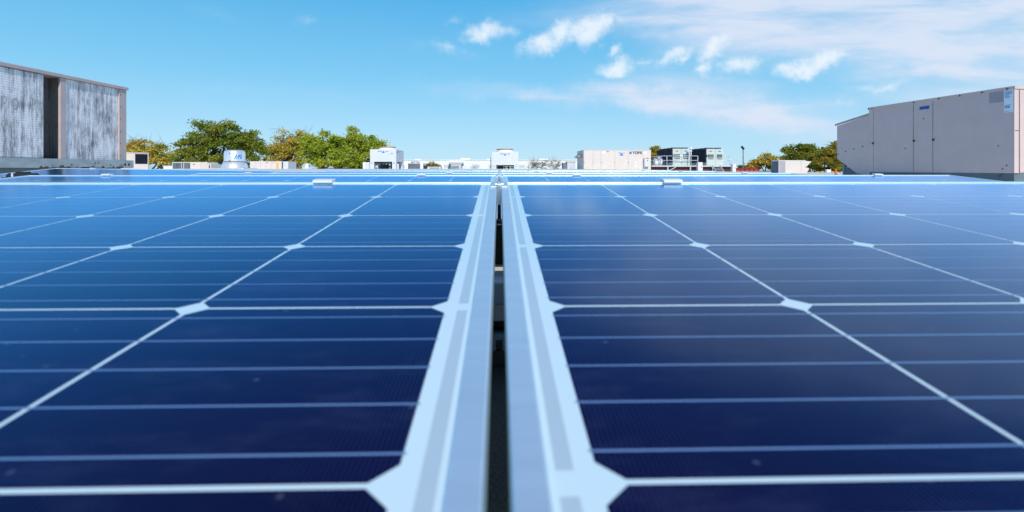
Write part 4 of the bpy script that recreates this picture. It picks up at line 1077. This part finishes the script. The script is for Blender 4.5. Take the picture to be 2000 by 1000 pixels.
tree('lime_tree', 'rounded lime green tree behind the small exhaust fan', [(620, 285, 34, 26), (645, 276, 26, 20), (605, 305, 28, 22), (640, 305, 36, 24), (660, 295, 22, 30)], 64, 'leaf_lime', 10000, .19, 632, 14)
tree('lime_tree', 'taller lime green tree right behind the legged cooling unit', [(686, 270, 26, 22), (712, 278, 30, 22), (690, 300, 36, 28), (728, 296, 30, 22), (748, 296, 20, 20), (710, 316, 46, 18)], 66, 'leaf_lime', 11500, .19, 705, 15)
tree('low_shrub_tree', 'low dark thicket at the feet of the broad tree', [(520, 322, 40, 14), (330, 326, 30, 10), (570, 326, 50, 12), (640, 326, 60, 14), (700, 326, 50, 14), (440, 324, 60, 14), (390, 324, 40, 14)], 78, 'leaf_deep', 9000, .2, 520, 16)
tree('shrub', 'small rust coloured shrub before the far white building', [(845, 322, 12, 6), (852, 325, 10, 4), (838, 325, 8, 4)], 90, 'leaf_rust', 700, .16, 846, 17, bare=4)
for i, (px, lab, sz) in enumerate(((1038, 'leftmost bare grey shrub right of the white cooling unit', 10), (1058, 'middle bare grey shrub before the far white building', 13), (1082, 'rightmost bare grey shrub, left of the sloped grey box', 11))):
    tree('bare_shrub', lab, [(px, 326, sz * 1.4, 7), (px + 4, 320, sz * 1.2, 8)], 90, 'leaf_rust', 90, .07, px, 30 + i, bare=7, group='bare shrubs', slim=.35, bark='twig')
tree('autumn_tree', 'small green and rust tree between the lettered unit and the left chiller', [(1280, 296, 15, 12), (1272, 304, 12, 12), (1290, 306, 12, 14), (1280, 318, 18, 14)], 74, 'leaf_rust', 3200, .20, 1281, 18)
tree('autumn_tree', 'loose yellow green tree between the red container and the hooded unit', [(1500, 312, 20, 12), (1484, 320, 18, 10), (1512, 318, 16, 12), (1468, 325, 14, 8)], 80, 'leaf_gold', 3400, .20, 1494, 19, bare=2)
tree('low_shrub_tree', 'small dark green bush beside the lamp post and red container', [(1456, 326, 14, 7), (1470, 328, 14, 5)], 95, 'leaf_deep', 900, .2, 1460, 20)
tree('dense_tree', 'dense rounded dark olive tree behind the hooded unit', [(1560, 296, 30, 18), (1590, 300, 30, 18), (1542, 308, 18, 16), (1580, 318, 44, 18)], 66, 'leaf_deep', 9000, .18, 1570, 21, shell=.4)
tree('dense_tree', 'rust tinged olive tree right of the dense rounded one', [(1612, 304, 24, 18), (1632, 312, 26, 20), (1620, 326, 34, 14), (1650, 322, 22, 16)], 60, 'leaf_rust', 7000, .18, 1625, 22, shell=.4)
tree('autumn_tree', 'tall orange tree half hidden by the hood of the large air handler', [(1640, 282, 14, 16), (1652, 296, 18, 18), (1660, 312, 24, 16)], 52, 'leaf_rust', 3000, .16, 1655, 23, bare=2)
